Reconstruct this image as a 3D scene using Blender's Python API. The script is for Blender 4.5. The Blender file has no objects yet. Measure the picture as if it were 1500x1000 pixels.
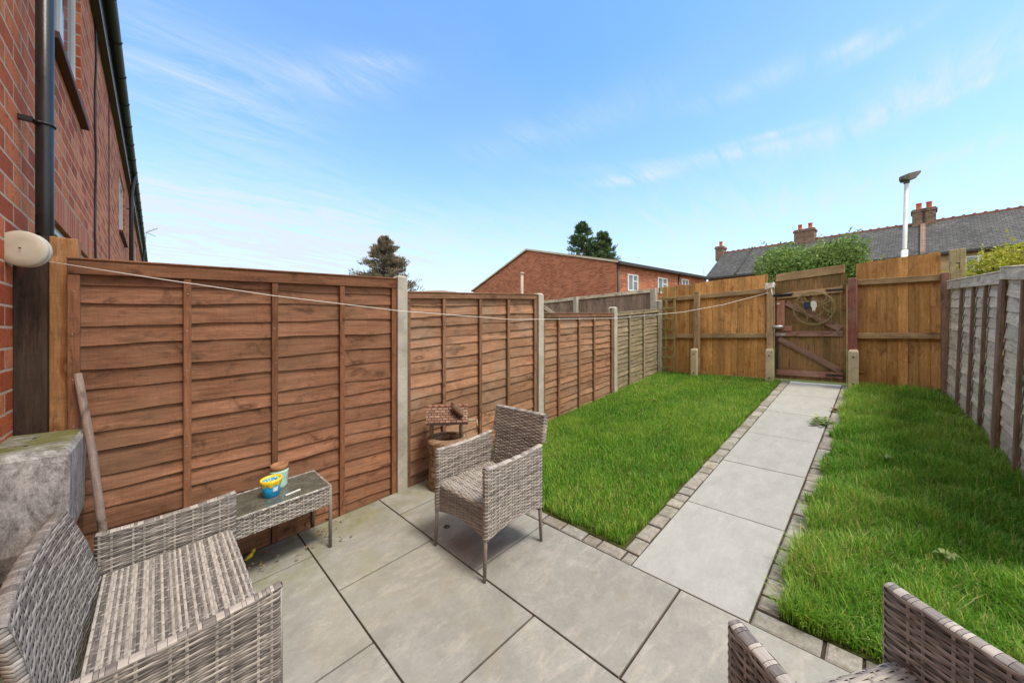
import bpy, math, random
import numpy as np
from mathutils import Vector, Matrix
random.seed(7); rng = np.random.default_rng(7)
R = math.radians
S = bpy.context.scene
COL = S.collection

# ---------------------------------------------------------------- frame
H = 1.55
AX, AY = .7168, .6973            # camera right / forward expressed in garden axes
def cam2g(u, w):                 # metres right of / ahead of the lens -> garden X, Y
    return (u*AX + w*AY, -u*AY + w*AX)
def gz(X):
    X = min(max(X, -.55), 7.2)
    return .085*X if X < 1.95 else .085*1.95 + .125*(X-1.95)
SL = math.atan(.085)

# ---------------------------------------------------------------- mesh builder
class MB:
    def __init__(s): s.v=[]; s.f=[]; s.gc=[]; s.r=[]; s.sm=[]
    def add(s, vs, fs, gcs=None, rnd=None, smooth=False):
        b=len(s.v); s.v += [tuple(x) for x in vs]
        s.gc += [tuple(g) for g in (gcs if gcs is not None else vs)]
        if rnd is None: rnd=random.random()
        s.r += list(rnd) if hasattr(rnd,'__len__') else [rnd]*len(vs)
        s.f += [tuple(i+b for i in f) for f in fs]; s.sm += [smooth]*len(fs)
        return b
    def obox(s, c, a, b, n, l, w, t, rnd=None, taper=1.):
        """box centred at c, grain along a (length l), width w along b, thickness t along n"""
        c=Vector(c);a=Vector(a).normalized();b=Vector(b).normalized();n=Vector(n).normalized()
        vs=[];g=[];o=random.uniform(0,50)
        for i in (-.5,.5):
            for j in (-.5,.5):
                for k in (-.5,.5):
                    m=taper if i>0 else 1
                    vs.append(c+a*l*i+b*w*j*m+n*t*k*m); g.append((l*i+o,w*j+o*.37,t*k+o*.11))
        s.add(vs,[(0,1,3,2),(4,6,7,5),(0,4,5,1),(2,3,7,6),(0,2,6,4),(1,5,7,3)],g,rnd)
    def box(s, x0,x1,y0,y1,z0,z1, grain='x', rnd=None):
        c=((x0+x1)/2,(y0+y1)/2,(z0+z1)/2); dx,dy,dz=x1-x0,y1-y0,z1-z0
        X,Y,Z=(1,0,0),(0,1,0),(0,0,1)
        if grain=='x': s.obox(c,X,Z,Y,dx,dz,dy,rnd)
        elif grain=='y': s.obox(c,Y,Z,X,dy,dz,dx,rnd)
        else:
            s.obox(c,Z,X,Y,dz,dx,dy,rnd)
    def bar(s, p, q, w, t, n=(0,0,1), rnd=None):
        p=Vector(p);q=Vector(q);a=(q-p);n=Vector(n);n=(n-a.normalized()*n.dot(a.normalized())).normalized()
        b=a.cross(n).normalized(); s.obox((p+q)/2,a,b,n,a.length,w,t,rnd)
    def tube(s, pts, rad, seg=10, rnd=None, closed=False, smooth=True):
        pts=[Vector(p) for p in pts]; n=len(pts); rs=rad if hasattr(rad,'__len__') else [rad]*n
        vs=[];g=[];L=0;o=random.uniform(0,40); pu=None
        for i,p in enumerate(pts):
            if closed: d=(pts[(i+1)%n]-pts[i-1])
            else: d=pts[min(i+1,n-1)]-pts[max(i-1,0)]
            d.normalize()
            if pu is None:
                r=Vector((0,0,1)) if abs(d.z)<.9 else Vector((1,0,0)); u=d.cross(r).normalized()
            else: u=(pu-d*pu.dot(d)).normalized()
            pu=u; w=d.cross(u)
            if i: L+=(pts[i]-pts[i-1]).length
            for k in range(seg):
                t=2*math.pi*k/seg; vs.append(p+(u*math.cos(t)+w*math.sin(t))*rs[i]); g.append((L+o,rs[i]*t+o*.3,0))
        fs=[]
        for i in range(n if closed else n-1):
            j=(i+1)%n
            for k in range(seg):
                l=(k+1)%seg; fs.append((i*seg+k,i*seg+l,j*seg+l,j*seg+k))
        if not closed:
            fs.append(tuple(range(seg))[::-1]); fs.append(tuple((n-1)*seg+k for k in range(seg)))
        s.add(vs,fs,g,rnd,smooth)
    def lathe(s, c, prof, seg=32, rnd=None, sx=1, sy=1, smooth=True, cap=True):
        vs=[];g=[];L=0
        for i,(r,z) in enumerate(prof):
            if i: L+=math.hypot(r-prof[i-1][0],z-prof[i-1][1])
            for k in range(seg):
                t=2*math.pi*k/seg; vs.append((c[0]+r*math.cos(t)*sx,c[1]+r*math.sin(t)*sy,c[2]+z)); g.append((max(r,.02)*t,L,0))
        fs=[(i*seg+k,i*seg+(k+1)%seg,(i+1)*seg+(k+1)%seg,(i+1)*seg+k) for i in range(len(prof)-1) for k in range(seg)]
        if cap:
            fs.append(tuple(range(seg))[::-1]); fs.append(tuple((len(prof)-1)*seg+k for k in range(seg)))
        s.add(vs,fs,g,rnd,smooth)
    def quad(s, p0,p1,p2,p3, g0=None, rnd=.5):
        a=(Vector(p1)-Vector(p0)).length; b=(Vector(p3)-Vector(p0)).length
        g=g0 or [(0,0,0),(a,0,0),(a,b,0),(0,b,0)]
        s.add([p0,p1,p2,p3],[(0,1,2,3)],g,rnd)
    def build(s, name, m, parent=None, bevel=0, **kw):
        me=bpy.data.meshes.new(name); me.from_pydata(s.v,[],s.f)
        me.polygons.foreach_set('use_smooth',s.sm)
        a=me.attributes.new('gc','FLOAT_VECTOR','POINT'); a.data.foreach_set('vector',np.array(s.gc,dtype=np.float32).ravel())
        a=me.attributes.new('rnd','FLOAT','POINT'); a.data.foreach_set('value',np.array(s.r,dtype=np.float32))
        me.materials.append(m); me.update()
        o=bpy.data.objects.new(name,me); COL.objects.link(o)
        if parent: o.parent=parent
        if bevel:
            md=o.modifiers.new('b','BEVEL'); md.width=bevel; md.segments=1; md.limit_method='ANGLE'; md.angle_limit=R(50)
        return tag(o,**kw)
def tag(o, label=None, cat=None, group=None, kind=None):
    if label: o['label']=label
    if cat: o['category']=cat
    if group: o['group']=group
    if kind: o['kind']=kind
    return o
SHEAR=[]
def thing(name, loc, label, cat, group=None, yaw=0, slope=0):
    o=bpy.data.objects.new(name,None); COL.objects.link(o); o.empty_display_size=.1
    o.location=loc; o.rotation_euler=(0,0,yaw)
    if slope: SHEAR.append((o,yaw))
    return tag(o,label,cat,group)
def copy_tree(o, parent=None):
    c=o.copy(); COL.objects.link(c); c.parent=parent
    for ch in list(o.children): copy_tree(ch,c)
    return c

# ---------------------------------------------------------------- materials
class NT:
    def __init__(s, name):
        s.m=bpy.data.materials.new(name); s.m.use_nodes=True; s.t=s.m.node_tree; s.n=s.t.nodes; s.l=s.t.links
        s.b=s.n['Principled BSDF']; s.out=s.n['Material Output']
    def node(s, ty, **kw):
        n=s.n.new(ty)
        for k,v in kw.items(): setattr(n,k,v)
        return n
    def set(s, sock, v):
        if isinstance(v, bpy.types.NodeSocket): s.l.new(v, sock)
        elif isinstance(v,(tuple,list)) and len(v)==3 and sock.type=='RGBA': sock.default_value=(*v,1)
        else: sock.default_value=v
    def attr(s, name, out='Vector'): return s.node('ShaderNodeAttribute',attribute_name=name).outputs[out]
    def obj(s): return s.node('ShaderNodeTexCoord').outputs['Object']
    def geo(s): return s.node('ShaderNodeNewGeometry').outputs['Position']
    def mapv(s, v, sc=(1,1,1), loc=(0,0,0), rot=(0,0,0)):
        n=s.node('ShaderNodeMapping'); s.set(n.inputs[0],v); n.inputs['Scale'].default_value=sc; n.inputs['Location'].default_value=loc; n.inputs['Rotation'].default_value=rot
        return n.outputs[0]
    def noise(s, v, sc=5, det=5, rough=.55, dist=0, out=0):
        n=s.node('ShaderNodeTexNoise'); s.set(n.inputs['Vector'],v); n.inputs['Scale'].default_value=sc; n.inputs['Detail'].default_value=det
        n.inputs['Roughness'].default_value=rough; n.inputs['Distortion'].default_value=dist; return n.outputs[out]
    def vor(s, v, sc=5, feat='F1', out='Distance'):
        n=s.node('ShaderNodeTexVoronoi',feature=feat); s.set(n.inputs['Vector'],v); n.inputs['Scale'].default_value=sc; return n.outputs[out]
    def ramp(s, f, stops):
        n=s.node('ShaderNodeValToRGB'); s.set(n.inputs[0],f); e=n.color_ramp.elements
        while len(e)<len(stops): e.new(.5)
        for i,(p,c) in enumerate(stops): e[i].position=p; e[i].color=(*c,1) if hasattr(c,'__len__') else (c,c,c,1)
        return n.outputs[0]
    def mix(s, f, a, b, mode='MIX'):
        n=s.node('ShaderNodeMix',data_type='RGBA',blend_type=mode); s.set(n.inputs[0],f); s.set(n.inputs[6],a); s.set(n.inputs[7],b); return n.outputs[2]
    def math(s, op, a, b=0., c=0.):
        n=s.node('ShaderNodeMath',operation=op); s.set(n.inputs[0],a); s.set(n.inputs[1],b)
        if len(n.inputs)>2: s.set(n.inputs[2],c)
        return n.outputs[0]
    def mr(s, f, a, b, c, d):
        n=s.node('ShaderNodeMapRange'); s.set(n.inputs[0],f)
        for i,v in enumerate((a,b,c,d)): n.inputs[i+1].default_value=v
        return n.outputs[0]
    def gain(s, col, f):
        n=s.node('ShaderNodeVectorMath',operation='SCALE'); s.set(n.inputs[0],col); s.set(n.inputs['Scale'],f); return n.outputs[0]
    def done(s, col, rough=.8, bump=None, dist=.002, strength=1., spec=.3, metal=0, **kw):
        s.set(s.b.inputs['Base Color'],col); s.set(s.b.inputs['Roughness'],rough); s.b.inputs['Specular IOR Level'].default_value=spec
        s.b.inputs['Metallic'].default_value=metal
        for k,v in kw.items(): s.set(s.b.inputs[k.replace('_',' ')],v)
        if bump is not None:
            n=s.node('ShaderNodeBump'); s.set(n.inputs['Height'],bump); n.inputs['Distance'].default_value=dist; n.inputs['Strength'].default_value=strength
            s.l.new(n.outputs[0],s.b.inputs['Normal'])
        return s.m

def plain(name, c, rough=.6, spec=.4, var=.12, sc=8, metal=0):
    t=NT(name); v=t.obj(); n=t.noise(v,sc,6)
    return t.done(t.gain(c if isinstance(c,bpy.types.NodeSocket) else t.mix(0.,c,c), t.mr(n,.3,.7,1-var,1+var)), t.mr(n,.3,.7,rough-.08,rough+.08), t.noise(v,sc*12,3), .0006,.6,spec,metal)

def wood(name, c1, c2, knot, vary=(.72,1.25), stain=None, knots=True, stain_amt=.5, green=0., bumpd=.0016):
    t=NT(name); gc=t.attr('gc'); r=t.attr('rnd','Fac')
    kv=t.vor(t.mapv(gc,(2.7,7.5,7.5),(1,.5,.3)),1)
    kd=t.mr(kv,.04,.26,1,0)                                   # 1 at a knot's heart
    wv=t.node('ShaderNodeVectorMath',operation='MULTIPLY_ADD'); cv=t.node('ShaderNodeCombineXYZ'); t.set(cv.inputs[1],kd)
    t.set(wv.inputs[0],cv.outputs[0]); wv.inputs[1].default_value=(0,.035,0); t.set(wv.inputs[2],gc); gk=wv.outputs[0]
    g1=t.noise(t.mapv(gk,(3.0,46,46)),1,7,.68,.5)
    g2=t.noise(t.mapv(gk,(1.3,10,10),(3,5,1)),1,5,.6,1.2)
    blot=t.noise(t.mapv(gc,(6,8,8),(7,1,1)),1,6,.65,.8); fine=t.noise(t.mapv(gc,(14,210,210)),1,3,.6); saw=t.noise(t.mapv(gc,(150,9,9)),1,3,.6)
    f=t.math('ADD',t.math('MULTIPLY',g1,.55),t.math('MULTIPLY',g2,.45))
    col=t.ramp(f,[(.36,c1),(.64,c2)])
    col=t.gain(col,t.mr(r,0,1,*vary)); col=t.gain(col,t.mr(fine,.3,.7,.76,1.2)); col=t.gain(col,t.mr(saw,.3,.7,.91,1.08))
    dk=t.ramp(blot,[(.30,.42),(.44,1.0),(.60,1.02),(.70,1.32)]); col=t.mix(1.,col,dk,'MULTIPLY')
    if knots:
        rim=t.ramp(kv,[(.045,0),(.085,1),(.12,.8),(.22,0)]); col=t.mix(t.math('MULTIPLY',rim,.72),col,knot)
    if stain:
        p=t.geo(); m=t.ramp(t.noise(p,2.3,6,.62),[(.46,0),(.68,1)]); col=t.mix(t.math('MULTIPLY',m,stain_amt),col,stain)
    if green:
        z=t.noise(t.mapv(t.geo(),(5,5,2.0)),1,6,.6); col=t.mix(t.math('MULTIPLY',t.ramp(z,[(.44,0),(.64,1)]),green),col,(.115,.12,.035))
    h=t.math('ADD',t.math('ADD',t.math('MULTIPLY',g1,.6),t.math('MULTIPLY',fine,.35)),t.math('MULTIPLY',saw,.15))
    return t.done(col,t.mr(f,.3,.7,.85,.66),h,bumpd,.9,.22)

def brick(name, c1, c2, c3, mortar, bw, bh, ms, off=.5, swap=False, rough=.85, dirt=.35, bias=0.):
    t=NT(name); gc=t.attr('gc')
    v=t.mapv(gc,(1,1,1),rot=(0,0,R(90))) if swap else gc
    # wobble so that courses are not ruler straight
    wob=t.noise(gc,6,2,.5,0,1); vm=t.node('ShaderNodeVectorMath',operation='MULTIPLY_ADD')
    t.set(vm.inputs[0],wob); vm.inputs[1].default_value=(.010,.006,0); t.set(vm.inputs[2],v); v=vm.outputs[0]
    n=t.node('ShaderNodeTexBrick'); n.offset=off; t.set(n.inputs['Vector'],v)
    n.inputs['Color1'].default_value=(0,0,0,1); n.inputs['Color2'].default_value=(1,1,1,1); n.inputs['Mortar'].default_value=(.5,.5,.5,1)
    n.inputs['Scale'].default_value=1; n.inputs['Mortar Size'].default_value=ms; n.inputs['Mortar Smooth'].default_value=.25
    n.inputs['Brick Width'].default_value=bw; n.inputs['Row Height'].default_value=bh; n.inputs['Bias'].default_value=bias
    bc=t.ramp(n.outputs['Color'],[(0,c1),(.5,c2),(1,c3)])
    fine=t.noise(gc,95,7,.8); big=t.noise(gc,1.4,5,.6); med=t.noise(gc,17,5,.65)
    bc=t.gain(bc,t.mr(fine,.35,.65,.62,1.38)); bc=t.mix(t.math('MULTIPLY',t.ramp(med,[(.5,0),(.68,1)]),dirt),bc,(.09,.042,.033))
    bc=t.gain(bc,t.mr(big,.3,.7,.85,1.15))
    mc=t.gain(t.mix(0.,mortar,mortar),t.mr(fine,.3,.7,.75,1.2))
    col=t.mix(n.outputs['Fac'],bc,mc)
    h=t.math('ADD',t.math('MULTIPLY',t.math('SUBTRACT',1.,n.outputs['Fac']),1.),t.math('MULTIPLY',fine,.35))
    return t.done(col,rough,h,.006,.9,.25)

M={}
M['fence']=wood('fence_stain_wood',(.140,.062,.032),(.325,.155,.086),(.060,.024,.012),(.70,1.26),(.24,.135,.08))
M['fence_faded']=wood('fence_faded_wood',(.20,.100,.054),(.41,.225,.13),(.08,.035,.02),(.72,1.24),(.33,.23,.16),stain_amt=.6)
M['frame']=wood('fence_batten_wood',(.145,.060,.030),(.28,.128,.066),(.09,.03,.014),(.8,1.15))
M['frame_faded']=wood('fence_batten_faded',(.155,.078,.044),(.30,.16,.095),(.09,.035,.02),(.8,1.15),green=.15)
M['grey']=wood('weathered_grey_wood',(.47,.395,.30),(.76,.67,.53),(.14,.095,.065),(.82,1.18),(.24,.17,.12),stain_amt=.4)
M['greytan']=wood('weathered_tan_wood',(.20,.155,.10),(.42,.34,.24),(.13,.08,.05),(.8,1.2),(.19,.15,.07),stain_amt=.5,green=.35)
M['batten_brown']=wood('weathered_batten_brown',(.13,.078,.055),(.29,.20,.15),(.06,.035,.025),(.8,1.2))
M['closeboard']=wood('golden_board_wood',(.40,.195,.062),(.70,.40,.155),(.17,.07,.02),(.68,1.2),(.24,.105,.03),stain_amt=.4)
M['rail']=wood('rail_wood',(.28,.175,.085),(.52,.37,.21),(.07,.04,.02),(.8,1.15),(.15,.10,.05),stain_amt=.5)
M['gate']=wood('gate_board_wood',(.17,.095,.04),(.34,.20,.09),(.07,.03,.015),(.75,1.15),(.10,.07,.03),stain_amt=.6,green=.35)
M['gatered']=wood('gate_brace_wood',(.17,.095,.072),(.33,.21,.16),(.06,.03,.025),(.8,1.2),(.2,.05,.035),stain_amt=.4)
M['pinkwood']=wood('pink_primer_wood',(.30,.13,.09),(.42,.22,.16),(.2,.07,.05),(.9,1.1))
M['redpost']=wood('red_painted_post',(.17,.045,.035),(.27,.12,.09),(.06,.03,.02),(.9,1.1),(.23,.17,.12),stain_amt=.85)
M['darkpost']=wood('dark_creosote_wood',(.030,.018,.013),(.085,.052,.038),(.10,.035,.025),(.9,1.1),(.10,.07,.045),stain_amt=.35)
M['newpost']=wood('new_timber',(.34,.15,.06),(.55,.29,.125),(.16,.05,.02),(.9,1.1))
M['trellis']=wood('green_trellis_wood',(.24,.20,.08),(.45,.38,.18),(.08,.06,.02),(.8,1.15),green=.6)
M['pale']=wood('pale_purple_grey_wood',(.24,.17,.13),(.40,.30,.24),(.13,.08,.06),(.75,1.2))
M['stick']=wood('weathered_pole_wood',(.19,.13,.10),(.35,.27,.22),(.09,.06,.045),(.9,1.1))

def concrete(name, c, moss=.3, sc=1.):
    t=NT(name); p=t.geo(); n=t.noise(p,9*sc,7,.65); f=t.noise(p,120,4,.7); v=t.vor(p,190)
    col=t.gain(t.mix(0.,c,c),t.mr(n,.3,.7,.82,1.16)); col=t.gain(col,t.mr(f,.3,.7,.85,1.15))
    col=t.mix(t.math('MULTIPLY',t.ramp(t.noise(p,4,6,.7),[(.5,0),(.66,1)]),moss),col,(.17,.17,.06))
    col=t.mix(t.ramp(t.noise(p,35,4,.6),[(.64,0),(.72,.55)]),col,(.15,.13,.11))
    return t.done(col,.9,t.math('ADD',t.math('MULTIPLY',f,.6),t.math('MULTIPLY',v,.5)),.002,.8,.2)
M['post']=concrete('concrete_post',(.44,.41,.35))
M['spur']=concrete('concrete_spur',(.52,.44,.30),.35)

def slab():
    t=NT('porcelain_slab'); p=t.geo(); r=t.attr('rnd','Fac')
    big=t.noise(p,1.6,4,.5,.6); med=t.noise(p,7,9,.72,.3); fine=t.noise(p,60,7,.8); vein=t.noise(t.mapv(p,(5,11,5),rot=(0,0,R(35))),1,9,.78,.5)
    col=t.ramp(med,[(.3,(.235,.230,.200)),(.5,(.280,.274,.242)),(.72,(.325,.318,.283))])
    col=t.mix(t.math('MULTIPLY',t.ramp(vein,[(.50,0),(.64,1)]),.42),col,(.47,.435,.37))
    col=t.mix(t.math('MULTIPLY',t.ramp(t.noise(p,2.7,6,.6,1.),[(.50,0),(.70,1)]),.5),col,(.29,.255,.18))
    col=t.gain(col,t.mr(fine,.3,.7,.9,1.09)); col=t.gain(col,t.mr(r,0,1,.94,1.05)); col=t.gain(col,t.mr(big,.3,.7,.93,1.07))
    # algae that grows near the left boundary fence, patchy
    sx=t.node('ShaderNodeSeparateXYZ'); t.set(sx.inputs[0],p)
    ya=t.mr(sx.outputs[1],2.0,3.05,0,1); xa=t.mr(sx.outputs[0],1.25,2.2,1,0)
    al=t.math('MULTIPLY',t.math('MULTIPLY',ya,xa),t.ramp(t.noise(p,3.4,8,.72),[(.43,0),(.62,1)]))
    col=t.mix(t.math('MULTIPLY',al,.8),col,(.20,.20,.06))
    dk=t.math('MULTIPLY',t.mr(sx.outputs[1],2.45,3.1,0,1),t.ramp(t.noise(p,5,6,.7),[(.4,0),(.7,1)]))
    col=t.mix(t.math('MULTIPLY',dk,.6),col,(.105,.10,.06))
    col=t.mix(t.ramp(t.vor(p,9),[(.0,.75),(.035,0)]),col,(.14,.12,.09))
    return t.done(col,t.mr(med,.3,.7,.58,.72),t.math('ADD',t.math('MULTIPLY',med,.5),t.math('MULTIPLY',fine,.5)),.0012,.7,.25)
M['slab']=slab()
def slabp():
    t=NT('path_slab'); p=t.geo(); r=t.attr('rnd','Fac')
    med=t.noise(t.mapv(p,(5,9,5)),1,9,.72,.3); fine=t.noise(p,60,7,.8); vein=t.noise(t.mapv(p,(4,9,3),rot=(0,0,R(-20))),1,9,.78,.5)
    col=t.ramp(med,[(.3,(.295,.293,.270)),(.5,(.338,.336,.311)),(.72,(.378,.375,.350))])
    col=t.mix(t.math('MULTIPLY',t.ramp(vein,[(.52,0),(.68,1)]),.3),col,(.49,.475,.435))
    col=t.gain(col,t.mr(fine,.3,.7,.93,1.07)); col=t.gain(col,t.mr(r,0,1,.95,1.04))
    return t.done(col,t.mr(med,.3,.7,.62,.75),t.math('ADD',t.math('MULTIPLY',med,.5),t.math('MULTIPLY',fine,.5)),.0012,.6,.25)
M['slabp']=slabp()
def sett():
    t=NT('tumbled_sett'); p=t.geo(); r=t.attr('rnd','Fac'); n=t.noise(p,22,7,.7); f=t.noise(p,130,4,.7)
    col=t.ramp(r,[(0,(.22,.20,.17)),(.35,(.30,.275,.24)),(.7,(.27,.26,.235)),(1,(.36,.33,.285))])
    col=t.gain(col,t.mr(n,.3,.7,.68,1.3)); col=t.gain(col,t.mr(f,.3,.7,.8,1.2))
    col=t.mix(t.math('MULTIPLY',t.ramp(t.noise(p,7,6,.7),[(.5,0),(.68,1)]),.5),col,(.14,.13,.055))
    return t.done(col,.88,t.math('ADD',n,t.math('MULTIPLY',f,.4)),.004,.9,.2)
M['sett']=sett()
def soil():
    t=NT('joint_soil'); p=t.geo(); n=t.noise(p,25,7,.7); f=t.noise(p,160,4,.7)
    col=t.ramp(n,[(.3,(.035,.028,.02)),(.55,(.075,.058,.04)),(.75,(.06,.065,.025))])
    return t.done(t.gain(col,t.mr(f,.3,.7,.6,1.4)),.95,t.math('ADD',n,f),.006,.9,.1)
M['soil']=soil()
def ground():
    t=NT('ground_grass'); p=t.geo(); n=t.noise(p,1.3,7,.7); f=t.noise(p,40,4,.7)
    col=t.ramp(n,[(.3,(.05,.075,.022)),(.55,(.085,.11,.035)),(.75,(.13,.11,.07))])
    return t.done(t.gain(col,t.mr(f,.3,.7,.6,1.4)),.95,f,.02,.9,.1)
M['ground']=ground()
def lawnsoil():
    t=NT('lawn_soil'); p=t.geo(); n=t.noise(p,5,7,.7); f=t.noise(p,150,4,.7)
    col=t.ramp(n,[(.3,(.04,.05,.015)),(.55,(.075,.09,.02)),(.75,(.10,.075,.04))])
    return t.done(t.gain(col,t.mr(f,.3,.7,.5,1.5)),.95,f,.01,.9,.1)
M['lawnsoil']=lawnsoil()
def grassm():
    t=NT('grass_blade'); r=t.attr('rnd','Fac'); gc=t.attr('gc')
    sx=t.node('ShaderNodeSeparateXYZ'); t.set(sx.inputs[0],gc); p=t.geo()
    col=t.ramp(r,[(0,(.055,.165,.013)),(.35,(.11,.295,.020)),(.7,(.20,.42,.034)),(.9,(.38,.50,.08)),(.97,(.50,.44,.15)),(1,(.55,.46,.22))])
    pt=t.noise(p,1.6,5,.6); col=t.mix(t.math('MULTIPLY',t.ramp(pt,[(.50,0),(.66,1)]),.5),col,(.30,.43,.05))
    m=t.done(col,.5,spec=.35)
    tr=t.node('ShaderNodeBsdfTranslucent'); t.set(tr.inputs[0],col)
    ms=t.node('ShaderNodeMixShader'); ms.inputs[0].default_value=.35
    t.l.new(t.b.outputs[0],ms.inputs[1]); t.l.new(tr.outputs[0],ms.inputs[2]); t.l.new(ms.outputs[0],t.out.inputs[0])
    return m
M['grass']=grassm()
def leafm(name,stops,tr_=.3,rough=.55):
    t=NT(name); r=t.attr('rnd','Fac'); col=t.ramp(r,stops)
    m=t.done(col,rough,spec=.3)
    tr=t.node('ShaderNodeBsdfTranslucent'); t.set(tr.inputs[0],col)
    ms=t.node('ShaderNodeMixShader'); ms.inputs[0].default_value=tr_
    t.l.new(t.b.outputs[0],ms.inputs[1]); t.l.new(tr.outputs[0],ms.inputs[2]); t.l.new(ms.outputs[0],t.out.inputs[0])
    return m
M['bush']=leafm('bush_leaf',[(0,(.09,.15,.035)),(.5,(.20,.31,.08)),(1,(.38,.47,.15))])
M['ybush']=leafm('golden_leaf',[(0,(.16,.20,.02)),(.5,(.42,.43,.045)),(1,(.66,.60,.11))])
M['conb']=leafm('brown_conifer_needles',[(0,(.10,.10,.07)),(.6,(.22,.19,.14)),(1,(.36,.29,.21))],.15)
M['cong']=leafm('green_conifer_needles',[(0,(.035,.07,.03)),(.6,(.08,.15,.065)),(1,(.16,.23,.10))],.15)
M['weed']=leafm('weed_leaf',[(0,(.10,.16,.04)),(.5,(.24,.34,.11)),(1,(.45,.42,.2))])
M['bark']=plain('bark',(.10,.075,.055),.9,.1,.3)

M['housebrick']=brick('red_house_brick',(.42,.078,.028),(.62,.150,.055),(.76,.260,.110),(.66,.46,.33),.30,.106,.008,dirt=.5)
M['soldier']=brick('soldier_brick',(.54,.11,.045),(.66,.18,.08),(.74,.27,.14),(.50,.36,.27),.106,.30,.010,off=0.,dirt=.3)
M['darkbrick']=brick('dark_reveal_brick',(.12,.035,.025),(.17,.05,.035),(.22,.07,.05),(.42,.28,.22),.30,.106,.010)
M['farbrick']=brick('far_orange_brick',(.29,.075,.038),(.41,.125,.065),(.50,.18,.10),(.40,.25,.17),.34,.115,.012)
M['yellowbrick']=brick('terrace_yellow_brick',(.36,.22,.10),(.45,.29,.14),(.52,.36,.2),(.5,.42,.32),.24,.085,.01)
M['chimbrick']=brick('chimney_brick',(.11,.06,.042),(.19,.11,.075),(.28,.16,.11),(.30,.25,.2),.24,.085,.012,dirt=.6)
M['plinth']=concrete('concrete_plinth',(.34,.25,.16),.5)
def slate(name,c,sc=(.28,.22),patch=.35):
    t=NT(name); gc=t.attr('gc'); n=t.node('ShaderNodeTexBrick'); t.set(n.inputs['Vector'],gc); n.inputs['Scale'].default_value=1
    n.inputs['Brick Width'].default_value=sc[0]; n.inputs['Row Height'].default_value=sc[1]; n.inputs['Mortar Size'].default_value=.012; n.inputs['Bias'].default_value=0
    n.inputs['Color1'].default_value=(0,0,0,1); n.inputs['Color2'].default_value=(1,1,1,1); n.inputs['Mortar'].default_value=(.2,.2,.2,1)
    a=tuple(x*.75 for x in c); b=tuple(x*1.25 for x in c)
    col=t.mix(n.outputs['Color'],a,b); big=t.noise(gc,.55,7,.65); med=t.noise(gc,4,6,.7)
    col=t.gain(col,t.mr(big,.35,.65,.7,1.3)); col=t.mix(t.math('MULTIPLY',t.ramp(med,[(.5,0),(.72,1)]),patch),col,(.27,.26,.23))
    col=t.mix(n.outputs['Fac'],col,tuple(x*.4 for x in c))
    return t.done(col,.75,t.math('SUBTRACT',1.,n.outputs['Fac']),.02,.8,.3)
M['slate']=slate('slate_roof',(.062,.062,.061))
M['tile']=slate('brown_tile_roof',(.26,.17,.12),(.3,.3),.25)
M['ridge']=plain('clay_ridge_tile',(.26,.11,.075),.85,.2,.3,4)
M['pot']=plain('clay_chimney_pot',(.50,.14,.065),.8,.2,.2,4)
M['black']=plain('black_plastic',(.022,.023,.024),.33,.5,.15)
M['gutter']=plain('grey_black_gutter',(.045,.046,.044),.5,.4,.3,3)
M['white']=plain('white_upvc',(.74,.75,.75),.35,.5,.04)
def glassm(name,c,rough=.05,tr=0):
    t=NT(name); p=t.obj(); return t.done(t.gain(t.mix(0.,c,c),t.mr(t.noise(p,2,4),.3,.7,.8,1.2)),rough,spec=.8)
M['glass']=glassm('window_glass',(.06,.085,.10))
M['farglass']=glassm('far_window_glass',(.20,.25,.28),.12)
M['lamp']=plain('galvanised_lamp_post',(.55,.56,.56),.4,.5,.15,3)
M['lamp_low']=plain('white_painted_post',(.76,.77,.76),.5,.4,.06,3)
M['lamp_head']=plain('dark_lamp_head',(.10,.095,.08),.5,.4,.2,5)
M['line']=plain('clothes_line',(.74,.72,.66),.6,.3,.1)
M['reel']=plain('cream_plastic_reel',(.60,.545,.43),.5,.4,.08,14)
M['brass']=plain('faded_bronze_paint',(.23,.18,.075),.5,.4,.35,18)
M['navy']=plain('navy_paint',(.018,.032,.075),.5,.4,.3,30)
M['bone']=plain('white_enamel',(.66,.66,.60),.5,.4,.1,30)
M['steel']=plain('zinc_bolt_metal',(.45,.45,.44),.35,.5,.2,30,.8)
M['blackiron']=plain('black_iron',(.025,.025,.026),.5,.4,.3,30)
M['blue']=plain('blue_bucket_plastic',(.012,.30,.60),.35,.5,.08,12)
M['yellow']=plain('yellow_plastic',(.78,.58,.03),.4,.5,.08,12)
M['algaegreen']=plain('faded_mint_plastic',(.42,.60,.48),.6,.3,.2,25)
M['brownlid']=plain('brown_terracotta_lid',(.32,.16,.08),.7,.3,.2,25)
M['leafbrown']=leafm('dead_leaf',[(0,(.10,.06,.03)),(.5,(.24,.13,.06)),(1,(.42,.27,.13))],.1)
M['rubblebrick']=plain('rubble_brick',(.30,.11,.06),.9,.2,.35,16)

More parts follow.
